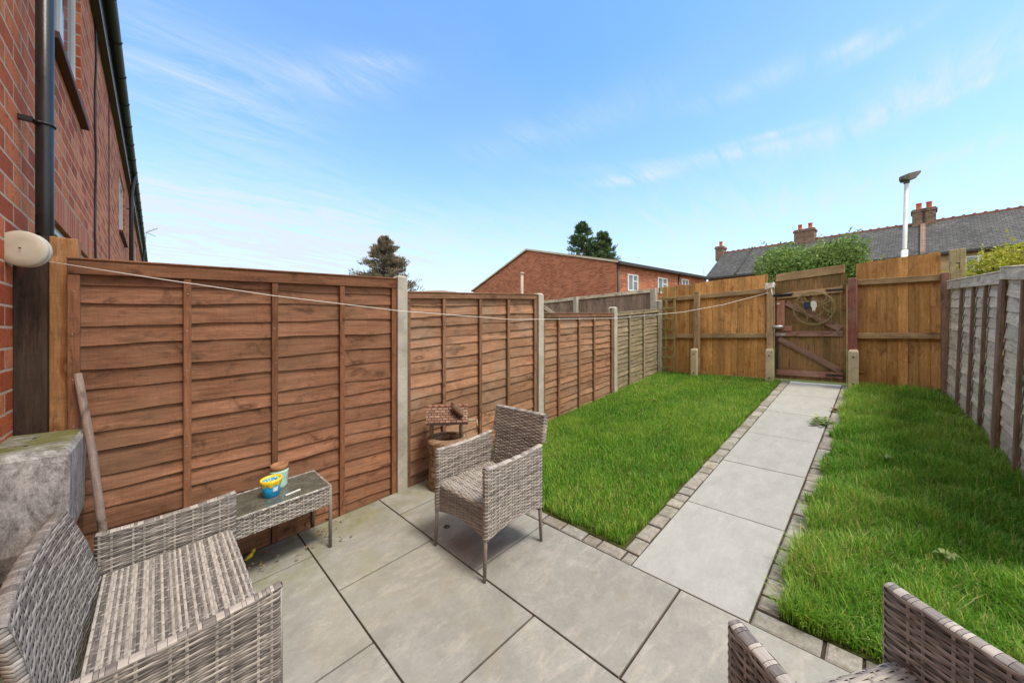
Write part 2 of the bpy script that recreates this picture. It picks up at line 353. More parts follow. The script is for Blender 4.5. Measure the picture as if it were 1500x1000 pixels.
def wickerm(name,dark,light,bias=.5):
    t=NT(name); r=t.attr('rnd','Fac'); gc=t.attr('gc')
    n=t.noise(t.mapv(gc,(5,260,1)),1,4,.6); f=t.noise(t.mapv(gc,(25,900,1)),1,2,.5)
    k=t.math('ADD',r,t.mr(n,.3,.7,-.22,.22))
    col=t.ramp(k,[(0,dark),(bias,tuple((a+b)/2 for a,b in zip(dark,light))),(1,light)]); col=t.gain(col,t.mr(f,.3,.7,.8,1.18))
    return t.done(col,.5,f,.0008,.8,.35)
M['wick']=wickerm('grey_synthetic_rattan',(.115,.102,.092),(.47,.425,.375))
M['wicklegs']=plain('taupe_metal_leg',(.20,.165,.14),.45,.45,.12,20)
M['wickback']=plain('rattan_dark_backing',(.035,.027,.022),.8,.2,.2,40)
def boxm():
    t=NT('weathered_grey_cabinet'); p=t.geo(); n=t.noise(t.mapv(p,(11,11,4.5)),1,10,.85,.4); f=t.noise(p,75,6,.85); e=t.noise(t.mapv(p,(3,3,10),(2,2,2)),1,7,.7)
    col=t.ramp(n,[(.30,(.08,.072,.07)),(.43,(.22,.205,.195)),(.54,(.46,.44,.42)),(.68,(.74,.72,.69))])
    col=t.gain(col,t.mr(f,.3,.7,.6,1.35))
    nm=t.node('ShaderNodeNewGeometry').outputs['Normal']; sz=t.node('ShaderNodeSeparateXYZ'); t.set(sz.inputs[0],nm)
    up=t.mr(sz.outputs[2],.5,.9,0,1)
    col=t.mix(t.math('MULTIPLY',up,t.ramp(e,[(.38,0),(.55,.95)])),col,(.145,.145,.035))
    return t.done(col,.8,t.math('ADD',n,f),.004,.8,.25)
M['cab']=boxm()
def tabletop():
    t=NT('dirty_smoked_glass'); p=t.geo(); n=t.noise(p,11,7,.7,1.); f=t.noise(p,60,5,.7)
    col=t.ramp(n,[(.3,(.055,.062,.048)),(.55,(.095,.10,.08)),(.75,(.15,.155,.125))]); col=t.gain(col,t.mr(f,.3,.7,.75,1.3))
    return t.done(col,t.mr(n,.3,.7,.12,.4),spec=.6)
M['top']=tabletop()
M['wellbrick']=brick('ornament_stone',(.25,.15,.09),(.36,.23,.14),(.42,.30,.19),(.16,.11,.07),.075,.05,.005,dirt=.5)
M['welltile']=brick('ornament_tiles',(.20,.10,.065),(.30,.16,.105),(.38,.24,.17),(.07,.045,.035),.05,.027,.004,dirt=.5)
M['wellwood']=plain('ornament_resin_wood',(.30,.24,.17),.8,.2,.3,25)
M['resin']=plain('brown_resin',(.15,.09,.06),.8,.2,.35,35)

# ---------------------------------------------------------------- ground / setting
g=MB(); Xs=[-160,-.56,1.95,7.2,260]; Ys=[-260,-2,3.12,260]
vs=[(x,y,(gz(x)-.06)) for x in Xs for y in Ys]; n=len(Ys)
g.add(vs,[(i*n+j,(i+1)*n+j,(i+1)*n+j+1,i*n+j+1) for i in range(len(Xs)-1) for j in range(n-1)])
g.build('ground',M['ground'],kind='structure')

def gslab(mb,x0,x1,y0,y1,lift=0,gap=.004,dz=.0,rnd=None):
    x0+=gap;x1-=gap;y0+=gap*1.35;y1-=gap*1.35; th=.03; t=(random.uniform(-.001,.001))
    vs=[(x,y,gz(x)+lift+dz+t-k*th) for k in (1,0) for x in (x0,x1) for y in (y0,y1)]
    mb.add(vs,[(4,6,7,5),(0,4,5,1),(2,3,7,6),(0,2,6,4),(1,5,7,3)],vs,rnd)
p=MB()
cols=[(-.53,.125,2.2),(.125,.755,1.735),(.755,1.385,2.225),(1.385,2.03,1.745)]
for x0,x1,y0 in cols:
    L=.9635; k=-5
    while y0+k*L<3.1:
        a=y0+k*L; b=min(a+L,3.085); k+=1
        if b<-2 : continue
        gslab(p,x0,x1,a,b,gap=.0045)
o=p.build('patio',M['slab'],bevel=.002,kind='structure')
b_=MB()
for (x0,x1,y0,y1) in [(-.55,2.2,-2.9,3.12)]:
    b_.quad((x0,y0,gz(x0)-.012),(1.95,y0,gz(1.95)-.012),(1.95,y1,gz(1.95)-.012),(x0,y1,gz(x0)-.012))
b_.quad((1.95,-2.9,gz(1.95)-.012),(7.2,-2.9,gz(7.2)-.012),(7.2,3.12,gz(7.2)-.012),(1.95,3.12,gz(1.95)-.012))
b_.build('joint_bedding_ground',M['soil'],kind='structure')
p=MB(); xs=[2.03,2.905,3.765,4.6,5.46,6.32,7.16]
for a,b in zip(xs,xs[1:]): gslab(p,a,b,.46,1.07,gap=.004)
p.build('path',M['slabp'],bevel=.002,kind='structure')
# tumbled sett edging
p=MB()
def sett_(x0,x1,y0,y1):
    w=.006; j=lambda:random.uniform(-.003,.003)
    p0=len(p.v); dz=random.uniform(-.003,.003); tx=random.uniform(-.01,.01)
    vs=[];X0,X1,Y0,Y1=x0+w+j(),x1-w+j(),y0+w+j(),y1-w+j()
    for k,ins in ((-.04,0),(-.006,0),(.0,.009)):
        for (x,y) in ((X0+ins,Y0+ins),(X1-ins,Y0+ins),(X1-ins,Y1-ins),(X0+ins,Y1-ins)):
            vs.append((x,y,gz(x)+k+.002+dz+tx*(x-X0)))
    fs=[(8,9,10,11)]+[(a*4+i,a*4+(i+1)%4,(a+1)*4+(i+1)%4,(a+1)*4+i) for a in (0,1) for i in range(4)]
    p.add(vs,fs,vs,random.random())
x=2.135
while x<7.05:
    L=random.choice([.11,.15,.18]); sett_(x,min(x+L,7.1),1.07,1.175); x+=L
x=2.145
while x<7.05:
    L=random.choice([.11,.15,.18]); sett_(x,min(x+L,7.1),.355,.46); x+=L
y=3.07
while y>1.08:
    L=random.choice([.11,.15,.18]); L=min(L,y-1.07); sett_(2.03,2.135,y-L,y); y-=L
for y1,y0 in ((.46,.195),(.195,.065),(.065,-.10),(-.10,-.24),(-.24,-.42),(-.42,-.60)): sett_(2.03,2.145,y0,y1)
p.build('path_edging',M['sett'],kind='structure')

# lawn soil
def soilpatch(name,y0,y1,x0,x1):
    m=MB(); nx,ny=60,14; vs=[]
    for i in range(nx+1):
        for j in range(ny+1):
            x=x0+(x1-x0)*i/nx; y=y0+(y1-y0)*j/ny
            e=min(i,nx-i,j,ny-j); vs.append((x,y,gz(x)+(.012 if e else -.004)+.008*math.sin(x*5+y*3)*(e>0)))
    m.add(vs,[(i*(ny+1)+j,(i+1)*(ny+1)+j,(i+1)*(ny+1)+j+1,i*(ny+1)+j+1) for i in range(nx) for j in range(ny)],smooth=True)
    m.build(name,M['lawnsoil'],kind='structure')
soilpatch('lawn',1.17,3.11,2.135,7.1)
soilpatch('lawn',-.85,.358,2.14,7.1)

def grass(name,n,region,hmin,hmax,label,wild=1.):
    pts=[]
    X=rng.uniform(2.08,7.08,n*3); Y=rng.uniform(-1.0,3.12,n*3)
    # more blades where the lawn is close
    keep=rng.uniform(0,1,n*3)<np.clip(1.25-(X-2.1)*.16,.35,1)
    ok=region(X,Y)&keep; X=X[ok][:n];Y=Y[ok][:n]; n=len(X)
    cl=np.sin(X*7.3+np.sin(Y*5.1)*2)*np.sin(Y*8.7+np.sin(X*6.3)*1.7)
    cl2=np.sin(X*2.1+1+np.sin(Y*3.1))*np.sin(Y*2.7+.5)
    h=rng.uniform(hmin,hmax,n)*(1+.28*cl*wild+.15*cl2*wild)
    long=rng.uniform(0,1,n)<.03*wild; h=np.where(long,h*1.45,h)
    az=rng.uniform(0,2*np.pi,n)+0.9*cl2; lean=rng.uniform(.15,1.0,n)**1.1*(.75+.35*wild)
    w=rng.uniform(.0013,.0027,n)
    Z=np.where(X<1.95,.085*X,.085*1.95+.125*(X-1.95))+.004
    dx,dy=np.cos(az),np.sin(az); sx,sy=-dy,dx
    T=np.array([0,.38,.72,1.]); W=np.array([1,.9,.6,.0]); V=[];G=[]
    rr=np.clip(rng.normal(.48,.22,n)+.12*cl+.12*cl2,0,.9)
    dry=rng.uniform(0,1,n)<(.045+.05*wild)*(1+1.2*(cl2>.35)); rr=np.where(dry,rng.uniform(.9,1,n),rr)
    for t,wf in zip(T,W):
        hor=h*lean*(t**1.8)*.8; up=h*(t-.34*lean*t*t)
        for sgn in ((-1,1) if wf>0 else (0,)):
            V.append(np.stack([X+dx*hor+sx*w*wf*sgn,Y+dy*hor+sy*w*wf*sgn,Z+up],1)); G.append(np.full(n,t))
    k=len(V); V=np.stack(V,1).reshape(-1,3); G=np.stack(G,1).reshape(-1)
    me=bpy.data.meshes.new(name); base=(np.arange(n)*k)[:,None]
    q=np.array([[0,1,3,2],[2,3,5,4]]); tri=np.array([[4,5,6]])
    loops=np.concatenate([(base[:,:,None]+q[None]).reshape(n,-1),(base[:,:,None]+tri[None]).reshape(n,-1)],1).reshape(-1)
    me.vertices.add(len(V)); me.vertices.foreach_set('co',V.astype(np.float32).ravel())
    me.loops.add(len(loops)); me.loops.foreach_set('vertex_index',loops.astype(np.int32))
    me.polygons.add(n*3); ls=(np.arange(n)[:,None]*11+np.array([0,4,8])[None]).reshape(-1)
    me.polygons.foreach_set('loop_start',ls.astype(np.int32)); me.update(calc_edges=True)
    me.polygons.foreach_set('use_smooth',np.ones(n*3,dtype=bool))
    a=me.attributes.new('gc','FLOAT_VECTOR','POINT'); a.data.foreach_set('vector',np.stack([G,G*0,G*0],1).astype(np.float32).ravel())
    a=me.attributes.new('rnd','FLOAT','POINT'); a.data.foreach_set('value',np.repeat(rr,k).astype(np.float32))
    me.materials.append(M['grass']); o=bpy.data.objects.new(name,me); COL.objects.link(o)
    tag(o,label,'grass',kind='stuff')
def regL(X,Y):
    e=.012*np.sin(X*9)+.01*np.sin(X*23)
    return (Y>1.165+e*1.5)&(Y<3.09)&(X>2.14+.012*np.sin(Y*14)+.008*np.sin(Y*39))&((X-2.14)*(Y-1.16)>.0004)
def regR(X,Y):
    e=.022*np.sin(X*8)+.016*np.sin(X*21)+.012*np.sin(X*47)
    corner=((X-2.15)/.55+(.36-Y)/.5)>.05+.05*np.sin(Y*30)
    return (Y<.368+e)&(Y>-.70+.04*(X-4.5)-.08)&(X>2.14+.012*np.sin(Y*17))&corner
grass('grass',120000,regL,.050,.080,'short even green grass of the lawn between brown fence and path',.5)
grass('grass',150000,regR,.065,.125,'long shaggy green grass with dry blades between path and grey fence',1.15)

# ---------------------------------------------------------------- fences
def lap_panel(root,x0,x1,zb0,zb1,zt0,zt1,y,nrm,nb,bats,mb_,mf,yy=None,lean=0.,capw=.055,endw=.045,amp=1.,seed=1,cap=True,mr_=None):
    """waney lap panel along X; y(x) line; nrm = +1/-1 side that shows the battens (Y direction)"""
    yy=yy or (lambda x:y)
    def P(x,h,d):       # h 0..1 bottom..top
        t=(x-x0)/(x1-x0); zb=zb0+(zb1-zb0)*t; zt=zt0+(zt1-zt0)*t; z=zb+(zt-zb)*h
        return (x,yy(x)+nrm*d-lean*(z-zb),z)
    Hh=((zt0-zb0)+(zt1-zb1))/2; L=x1-x0; rr=random.Random(seed)
    m=MB(); nx=36; hs=[0]
    ws=[rr.uniform(.8,1.25) for _ in range(nb)]; tot=sum(ws)
    for w in ws: hs.append(hs[-1]+w/tot)
    for b in range(nb):
        ph=[rr.uniform(0,6.28) for _ in range(4)]; o=rr.uniform(0,60); vs=[];gs=[]
        for i in range(nx+1):
            s=i/nx; x=x0+.01+(L-.02)*s
            w=amp*(.0055*math.sin(s*5+ph[0])+.0035*math.sin(s*13+ph[1])+.0018*math.sin(s*31+ph[2]))/Hh
            if b==0: w=0
            bow=.0035*math.sin(s*7+ph[3])+.002*math.sin(s*17+ph[1])
            lo=hs[b]+w-.010/Hh; hi=min(hs[b+1]+.016/Hh,1.)
            if b==0: lo=0
            mid=(lo+hi)/2
            for (h,d) in ((hi,.006),(mid,.0125),(lo+.002/Hh,.0195+bow*.8),(lo,.0175+bow*.8),(lo,.011+bow*.8),(hi,.000)):
                vs.append(P(x,h,d)); gs.append((L*s+o,h*Hh+o*.3,d))
        fs=[(i*6+k,(i+1)*6+k,(i+1)*6+(k+1)%6,i*6+(k+1)%6) for i in range(nx) for k in range(6)]
        if nrm<0: fs=[f[::-1] for f in fs]
        bb=m.add(vs,fs,gs,rr.random())
    m.build('boards',mb_,root)
    def strip(name,xa,xb,ha,hb,d0,d1,grain,mat=None):
        q=MB(); vs=[P(x,h,d) for x in (xa,xb) for h in (ha,hb) for d in (d0,d1)]; o=rr.uniform(0,50)
        if grain=='z': gs=[((h*Hh)+o,x+o*.3,d) for x in (xa,xb) for h in (ha,hb) for d in (d0,d1)]
        else: gs=[(x+o,h*Hh+o*.3,d) for x in (xa,xb) for h in (ha,hb) for d in (d0,d1)]
        q.add(vs,[(0,1,3,2),(4,6,7,5),(0,4,5,1),(2,3,7,6),(0,2,6,4),(1,5,7,3)],gs,rr.random())
        q.build(name,mat or mf,root,bevel=.0025)
    ch=capw/Hh
    strip('end_batten',x0,x0+endw,0,1-ch,.0235,.046,'z'); strip('end_batten',x1-endw,x1,0,1-ch,.0235,.046,'z')
    for bx in bats: strip('batten',bx-.019,bx+.019,.0,1-ch,.024,.046,'z')
    strip('top_rail',x0,x1,1-ch+.001,1,.022,.050,'x',mr_)
    if cap: strip('cap',x0-.002,x1+.002,1.0005,1+.012/Hh,-.018,.056,'x',mr_)
    # nails along battens
    q=MB()
    for bx in list(bats)+[x0+endw/2,x1-endw/2]:
        for b in range(1,nb,2):
            c=P(bx+rr.uniform(-.006,.006),(hs[b]+hs[b+1])/2,.0465); q.lathe((0,0,0),[(.003,0),(.003,.001)],6)
            for k in range(len(q.v)-12,len(q.v)):
                v=q.v[k]; q.v[k]=(c[0]+v[0],c[1]+nrm*v[2],c[2]+v[1])
    q.build('nails',M['steel'],root,kind='stuff')

GF='lap fence panels along the brown left boundary'
def pan(label,x0,*a,**k):
    t=thing('fence_panel',(0,0,0),label,'fence panel',GF if k.pop('grp',1) else 'grey lap fence panels on the right boundary'); lap_panel(t,x0,*a,**k); return t
YF=3.125
pan('tall red brown lap fence panel behind the side table, nearest the brick house',-.346,1.548,-.005,.075,1.956,2.046,YF,-1,17,[.139,.612,1.079],M['fence'],M['frame'],seed=3,capw=.08)
pan('brown lap fence panel with pale patch behind the wishing well ornament',1.642,3.434,.12,.31,1.936,2.049,YF,-1,16,[2.058,2.524,2.946],M['fence_faded'],M['frame_faded'],seed=5)
pan('low brown lap fence panel beside the lawn, third from the house',3.551,5.27,.37,.57,1.820,1.892,YF,-1,15,[3.886,4.355,4.74],M['fence_faded'],M['frame_faded'],seed=8)
pan('weathered greyish tan lap fence panel next to the green trellis',5.36,6.985,.59,.77,1.90,2.043,YF,-1,17,[5.828,6.357],M['greytan'],M['greytan'],seed=13,amp=1.6)
# gap debris under the first panel
def cpost(x,zt,label,w=.095,d=.10,y=YF):
    t=thing('concrete_post',(x,y,gz(x)),label,'fence post','concrete posts of the left boundary fence'); zb=gz(x)-.05; m=MB()
    z1=zt-.02
    for (xa,xb,ya,yb) in ((-w/2,w/2,-d/2-.02,-.022),(-w/2,w/2,.012,d/2)): m.box(xa,xb,ya,yb,-.05,z1-gz(x))
    m.box(-w/2+.022,w/2-.022,-.0225,.0125,-.05,z1-gz(x))
    # chamfered cap
    a=w/2; z=z1-gz(x)
    vs=[(-a,-d/2-.02,z),(a,-d/2-.02,z),(a,d/2,z),(-a,d/2,z),(-a+.015,-d/2,z+.02),(a-.015,-d/2,z+.02),(a-.015,d/2-.02,z+.02),(-a+.015,d/2-.02,z+.02)]
    m.add(vs,[(4,5,6,7)]+[(i,(i+1)%4,(i+1)%4+4,i+4) for i in range(4)],vs)
    m.build('shaft',M['post'],t,bevel=.003)
cpost(1.595,2.085,'tall grey concrete fence post between side table and wishing well')
cpost(3.492,2.075,'grey concrete fence post behind the wicker armchair, where the fence steps down')
cpost(5.315,2.0,'grey concrete fence post between brown panel and tan weathered panel')
cpost(7.03,2.22,'greenish concrete fence post in the lawn corner by the trellis',w=.08)

# right boundary fence (weathered grey)
yr=lambda x:-.505-.07*(7.1-x)
pan('grey lap fence panel nearest the gate end of the right boundary',5.006,6.93,.60,.80,2.065,2.195,0,1,14,[5.43,5.83,6.3],M['grey'],M['batten_brown'],yy=yr,lean=.03,seed=21,amp=1.8,endw=.04,grp=0,mr_=M['grey'],capw=.095)
pan('grey lap fence panel running out of view beside the long grass',3.15,5.0,.36,.585,1.885,2.10,0,1,14,[3.6,4.05,4.52],M['grey'],M['batten_brown'],yy=yr,lean=.03,seed=24,amp=1.8,endw=.05,grp=0,mr_=M['grey'],capw=.095)

# ---------------------------------------------------------------- back fence
def closeboard(name,ya,yb,za,zb_top,bot,label,mat,mr,X=7.13,rails=(1.49,2.2),seed=1,tops=None,slopes=(0,0)):
    """ya > yb; top height runs za..zb_top ; boards seen from -X"""
    t=thing(name,(0,0,0),label,'fence'); rr=random.Random(seed); m=MB(); y=ya
    while y>yb+.02:
        w=min(rr.uniform(.092,.104),y-yb); y0=y; y1=y-w; s=(ya-y)/(ya-yb); zt=za+(zb_top-za)*s+rr.uniform(-.006,.006); b=bot+rr.uniform(-.004,.004); o=rr.uniform(0,60)
        vs=[];gs=[]
        for z in (b,zt):
            for (yy,xx) in ((y0+.012,X-.004),(y1,X-.016),(y1,X-.004),(y0+.012,X+.001)):
                vs.append((xx,yy,z)); gs.append((z+o,yy+o*.3,xx))
        m.add(vs,[(0,1,5,4),(1,2,6,5),(2,3,7,6),(3,0,4,7),(4,5,6,7),(3,2,1,0)],gs,rr.random()); y=y1
    m.build('boards',mat,t)
    for rz,sl in zip(rails,slopes):
        q=MB(); L=ya-yb; c=Vector((X-.045,(ya+yb)/2,rz)); a=Vector((0,-1,sl)).normalized()
        q.obox(c,a,(0,0,1),(1,0,0),L-.01,.078,.052); q.build('rail',mr,t,bevel=.004)
    q=MB(); q.box(X-.03,X-.0175,yb+.005,ya-.005,bot-.06,bot+.018,'y'); q.build('gravel_board',mr,t,bevel=.003)
    return t
closeboard('board_fence',3.08,1.36,2.475,2.535,.83,'golden brown vertical board fence left of the garden gate',M['closeboard'],M['rail'],seed=2,rails=(1.53,2.245),slopes=(.01,.02))
closeboard('board_fence',.30,-.47,2.56,2.60,.83,'golden brown vertical board fence between red post and grey fence',M['closeboard'],M['rail'],seed=4,rails=(1.535,2.275),slopes=(0,-.02))
def wpost(y,z0,z1,label,mat,w=.09,x=7.03,grp='timber posts of the back fence',dx=0):
    t=thing('wooden_post',(x,y,z0),label,'fence post',grp); m=MB(); m.obox((0,0,(z1-z0)/2),(dx,0,1),(0,1,0),(1,0,0),z1-z0,w,.08); m.build('shaft',mat,t,bevel=.006); return t
wpost(2.41,.86,2.325,'weathered timber post on a concrete spur left of the gate, nearer the trellis',M['rail'],.09)
wpost(1.305,.86,2.37,'weathered timber gate post where the clothes line is tied',M['rail'],.085)
wpost(.345,.86,2.345,'red painted timber gate post on the hinge side',M['redpost'],.10)
wpost(-.50,.72,2.32,'reddish brown timber post in the right corner beside the grey fence',M['gatered'],.07,x=7.02)
def spur(y,zt,label):
    t=thing('concrete_spur',(6.955,y,.75),label,'concrete spur','concrete spurs bolted to the back fence posts'); m=MB(); h=zt-.75
    vs=[]
    for z,e in ((0,0),(h-.03,0),(h,.012)):
        vs+=[(-.04+e,-.052+e,z),(.04-e*.3,-.052+e,z),(.04-e*.3,.052-e,z),(-.04+e,.052-e,z)]
    m.add(vs,[(8,9,10,11)]+[(a*4+i,a*4+(i+1)%4,(a+1)*4+(i+1)%4,(a+1)*4+i) for a in (0,1) for i in range(4)],vs); m.build('shaft',M['spur'],t,bevel=.004)
    for z in (.12,h-.10):
        q=MB(); q.tube([(-.040,0,z),(-.050,0,z)],.011,8); q.build('bolt',M['blackiron'],t)
spur(2.43,1.30,'pale concrete spur with bolts at the foot of the post by the trellis')
spur(1.30,1.325,'pale concrete spur with bolts at the latch side of the gate')
spur(.33,1.34,'pale concrete spur with bolts under the red gate post')
t=thing('concrete_post',(7.08,-.60,.8),'tall mossy concrete post with a slot hole above the right corner of the fence','fence post'); m=MB()
m.box(-.05,.05,-.065,-.018,0,1.80,'z'); m.box(-.05,.05,.012,.062,0,1.80,'z'); m.box(-.047,.047,-.019,.013,0,1.56,'z'); m.box(-.047,.047,-.019,.013,1.63,1.797,'z'); m.build('shaft',concrete('mossy_concrete',(.40,.34,.2),.6),t,bevel=.004)

# trellis
t=thing('trellis',(7.05,2.95,.8),'narrow green stained wooden trellis leaning in the lawn corner','trellis'); m=MB()
for y,zt in ((.155,1.66),(.02,1.66),(-.135,1.66)): m.box(-.024,-.004,y-.016,y+.016,.0,zt,'z')
for z in (.12,.32,.50,.68,.86,1.06,1.26,1.45): m.box(-.040,-.0245,-.15,.172,z-.013,z+.013,'y')
m.build('lattice',M['trellis'],t)

# gate
t=thing('garden_gate',(7.0,.83,.86),'brown boarded garden gate with diagonal braces at the end of the path','gate')
gx=.06
m=MB(); rr=random.Random(5); y=.422; i=0
while y>-.42:
    w=min(.098,y+.425); m.box(gx+.0+(i%2)*.003,gx+.018+(i%2)*.003,y-w+.003,y,.0,1.57,'z',rr.random()); y-=w; i+=1
m.build('boards',M['gate'],t)
def gb(name,p,q,w,mat,x=gx-.016,th=.030): 
    a=MB(); a.bar((x,*p),(x,*q),w,th,(1,0,0)); a.build(name,mat,t,bevel=.003)
gb('rail',(.395,1.29),(-.385,1.34),.085,M['rail'])
gb('rail',(.395,.70),(-.385,.705),.075,M['gatered'])
gb('rail',(.395,.10),(-.385,.10),.085,M['gatered'])
gb('brace',(.27,1.19),(-.36,.77),.085,M['gatered'],gx-.0165,.029)
gb('brace',(.37,.63),(-.36,.17),.085,M['gatered'],gx-.0165,.029)
gb('stile',(.34,.83),(.34,1.23),.10,M['pinkwood'],gx-.017,.028)
gb('latch_block',(.36,.785),(.20,.785),.08,M['pinkwood'],gx-.040,.03)
gb('stile',(.39,.15),(.39,.66),.035,M['blackiron'],gx-.02,.024)
a=MB(); a.tube([(gx-.07,.435,.81),(gx-.07,.30,.81)],.028,12); a.build('lock_barrel',M['steel'],t)
a=MB(); a.tube([(gx-.045,.43,.69),(gx-.045,.27,.69)],.010,8); a.box(gx-.04,gx-.033,.27,.40,.665,.715); a.build('bolt',M['steel'],t)
a=MB(); a.tube([(gx-.055,.44,1.305),(gx-.055,.18,1.325)],.014,8); a.box(gx-.04,gx-.034,.20,.42,1.285,1.335); a.build('bolt',M['blackiron'],t)
a=MB(); a.lathe((gx-.04,.37,1.17),[(.0,-.015),(.02,-.005),(.02,.01),(0,.02)],12); a.build('knob',M['bone'],t)
for z in (1.335,.10):
    a=MB(); a.box(gx-.036,gx-.0325,-.40,-.20,z-.015,z+.015); a.build('hinge',M['blackiron'],t)
t=thing('lintel_plank',(7.06,.83,2.42),'wide weathered plank fixed across the top of the gate opening','plank'); m=MB(); m.obox((0,0,.05),(0,-1,.055),(0,0,1),(1,0,0),.81,.115,.035); m.build('plank',M['rail'],t,bevel=.003)
m=MB(); m.box(.02,.04,-.375,.42,-.12,.03,'z'); m.build('backing_board',M['gate'],t)

# round wire ornament
t=thing('wire_ornament',(6.975,.765,1.94),'round bronze wire sun and moon ornament hung on the gate','wall ornament')
m=MB(); C=lambda r,a:(0,r*math.cos(a),r*math.sin(a))
for r in (.243,.230): m.tube([C(r,2*math.pi*k/48) for k in range(48)],.0055,6,closed=True)
m.tube([C(.115,2*math.pi*k/32) for k in range(32)],.005,6,closed=True)
m.build('hoop',M['brass'],t)
m=MB(); rr=random.Random(9)
for k in range(14):
    a=2*math.pi*k/14; m.tube([C(.115+(.111)*s,a+.22*math.sin(s*3.1)*(1 if k%2 else -1)) for s in (0,.25,.5,.75,1)],.004,5)
for k in range(22):
    a=rr.uniform(0,6.28); r=rr.uniform(.13,.21); c=C(r,a); m.add([(c[0]-.004,c[1]-.018,c[2]),(c[0]-.004,c[1],c[2]-.012),(c[0]-.004,c[1]+.018,c[2]),(c[0]-.004,c[1],c[2]+.012),(c[0]+.002,c[1],c[2])],[(0,1,2,3),(0,4,1),(1,4,2),(2,4,3),(3,4,0)])
m.tube([(0,.20,-.10),(0,-.19,.10)],.004,5); m.tube([(0,.21,.08),(0,-.05,-.21)],.004,5); m.tube([(0,.12,.19),(0,-.1,-.19)],.004,5)
m.build('filigree',M['brass'],t)
m=MB(); pts=[(.115,.09),(.045,.10),(.035,.05),(.05,.0),(.085,-.02),(.11,.02)]
def plate(m,pts,x0,x1):
    n=len(pts); vs=[(x0,a,b) for a,b in pts]+[(x1,a,b) for a,b in pts]; m.add(vs,[tuple(range(n)),tuple(range(n,2*n))[::-1]]+[(i,(i+1)%n,(i+1)%n+n,i+n) for i in range(n)])
plate(m,pts,-.012,-.006); m.build('moon_face',M['navy'],t)
m=MB(); pts=[(.028,.10),(-.005,.115),(-.035,.09),(-.04,.03),(-.022,-.015),(-.018,-.06),(-.008,-.025),(.012,-.05),(.012,0),(.03,.04)]
plate(m,pts,-.012,-.006); m.build('white_bird',M['bone'],t)

# clothes line, its knot and the reel
xs=[(-.409,3.0,1.925)]
def onray(x,y,s): # parametric along straight plan line between reel and gate post
    P0=Vector((-.42,3.0)); P1=Vector((6.97,1.30)); u=(x-750)/535.; dx=u*AX+AY; dy=-u*AY+AX
    # intersect ray (t*dx,t*dy) with segment
    D=P1-P0; det=dx*(-D.y)+D.x*dy; tt=(P0.x*(-D.y)+D.x*P0.y)/det
    return (tt*dx,tt*dy,H+(490-y)/535.*tt)
for x,y in [(230,408),(400,433),(583,455),(750,468),(900,466),(1000,457),(1060,446),(1128,428)]: xs.append(onray(x,y,0))
m=MB(); m.tube(xs,.0023,5); o=m.build('clothes_line',M['line'],label='thin white washing line strung from the wall reel across the lawn to the gate post',cat='washing line')
m=MB()
for k in range(6):
    a=.5*k; m.tube([(6.985+.055*math.cos(2*math.pi*j/14+a)+(-.0),1.305+.058*math.sin(2*math.pi*j/14+a),2.285+.013*k+.014*math.sin(4*math.pi*j/14+a)) for j in range(14)],.007,6,closed=True)
m.tube([(6.96,1.28,2.30),(6.94,1.27,2.22),(6.93,1.26,2.17)],.008,6); m.tube([(6.93,1.31,2.34),(6.93,1.24,2.37),(6.95,1.22,2.31)],.007,6)
m.build('rope_knot',M['line'],label='bundle of white rope wound round the top of the left gate post',cat='rope')
nv=Vector((-.24,-.97,0)).normalized(); 
t=thing('clothes_line_reel',(-.474,3.0,1.975),'round cream retractable clothes line reel on the brick wall','clothes line reel')
m=MB(); m.lathe((0,0,0),[(.0,-.028),(.082,-.028),(.088,-.022),(.088,.0),(.0855,.001),(.0855,.003),(.088,.004),(.088,.018),(.082,.024),(.05,.0255),(.0,.026)],40,cap=False)
Q=Vector((0,0,1)).rotation_difference(nv); m.v=[tuple(Q@Vector(v)) for v in m.v]; m.build('case',M['reel'],t)
m=MB(); m.box(-.056,-.03,.04,.09,-.05,.05); m.build('bracket',M['reel'],t,bevel=.004)
m=MB(); c=nv*.0315; m.lathe((0,0,0),[(.004,0),(.004,.002)],8); m.v=[tuple(Q@Vector(v)+c) for v in m.v]; m.build('screw',M['blackiron'],t)

# posts between house and fence
t=thing('dark_board_post',(-.472,3.16,0),'dark creosoted board standing between the brick wall and the new timber post','wooden board'); m=MB(); m.box(-.058,.052,-.03,.05,-.05,2.075,'z'); m.build('board',M['darkpost'],t,bevel=.003)
t=thing('timber_post',(-.368,3.22,0),'new orange timber post at the house end of the brown fence','wooden post'); m=MB(); m.box(-.051,.053,-.05,.05,-.05,2.085,'z'); m.build('shaft',M['newpost'],t,bevel=.004)

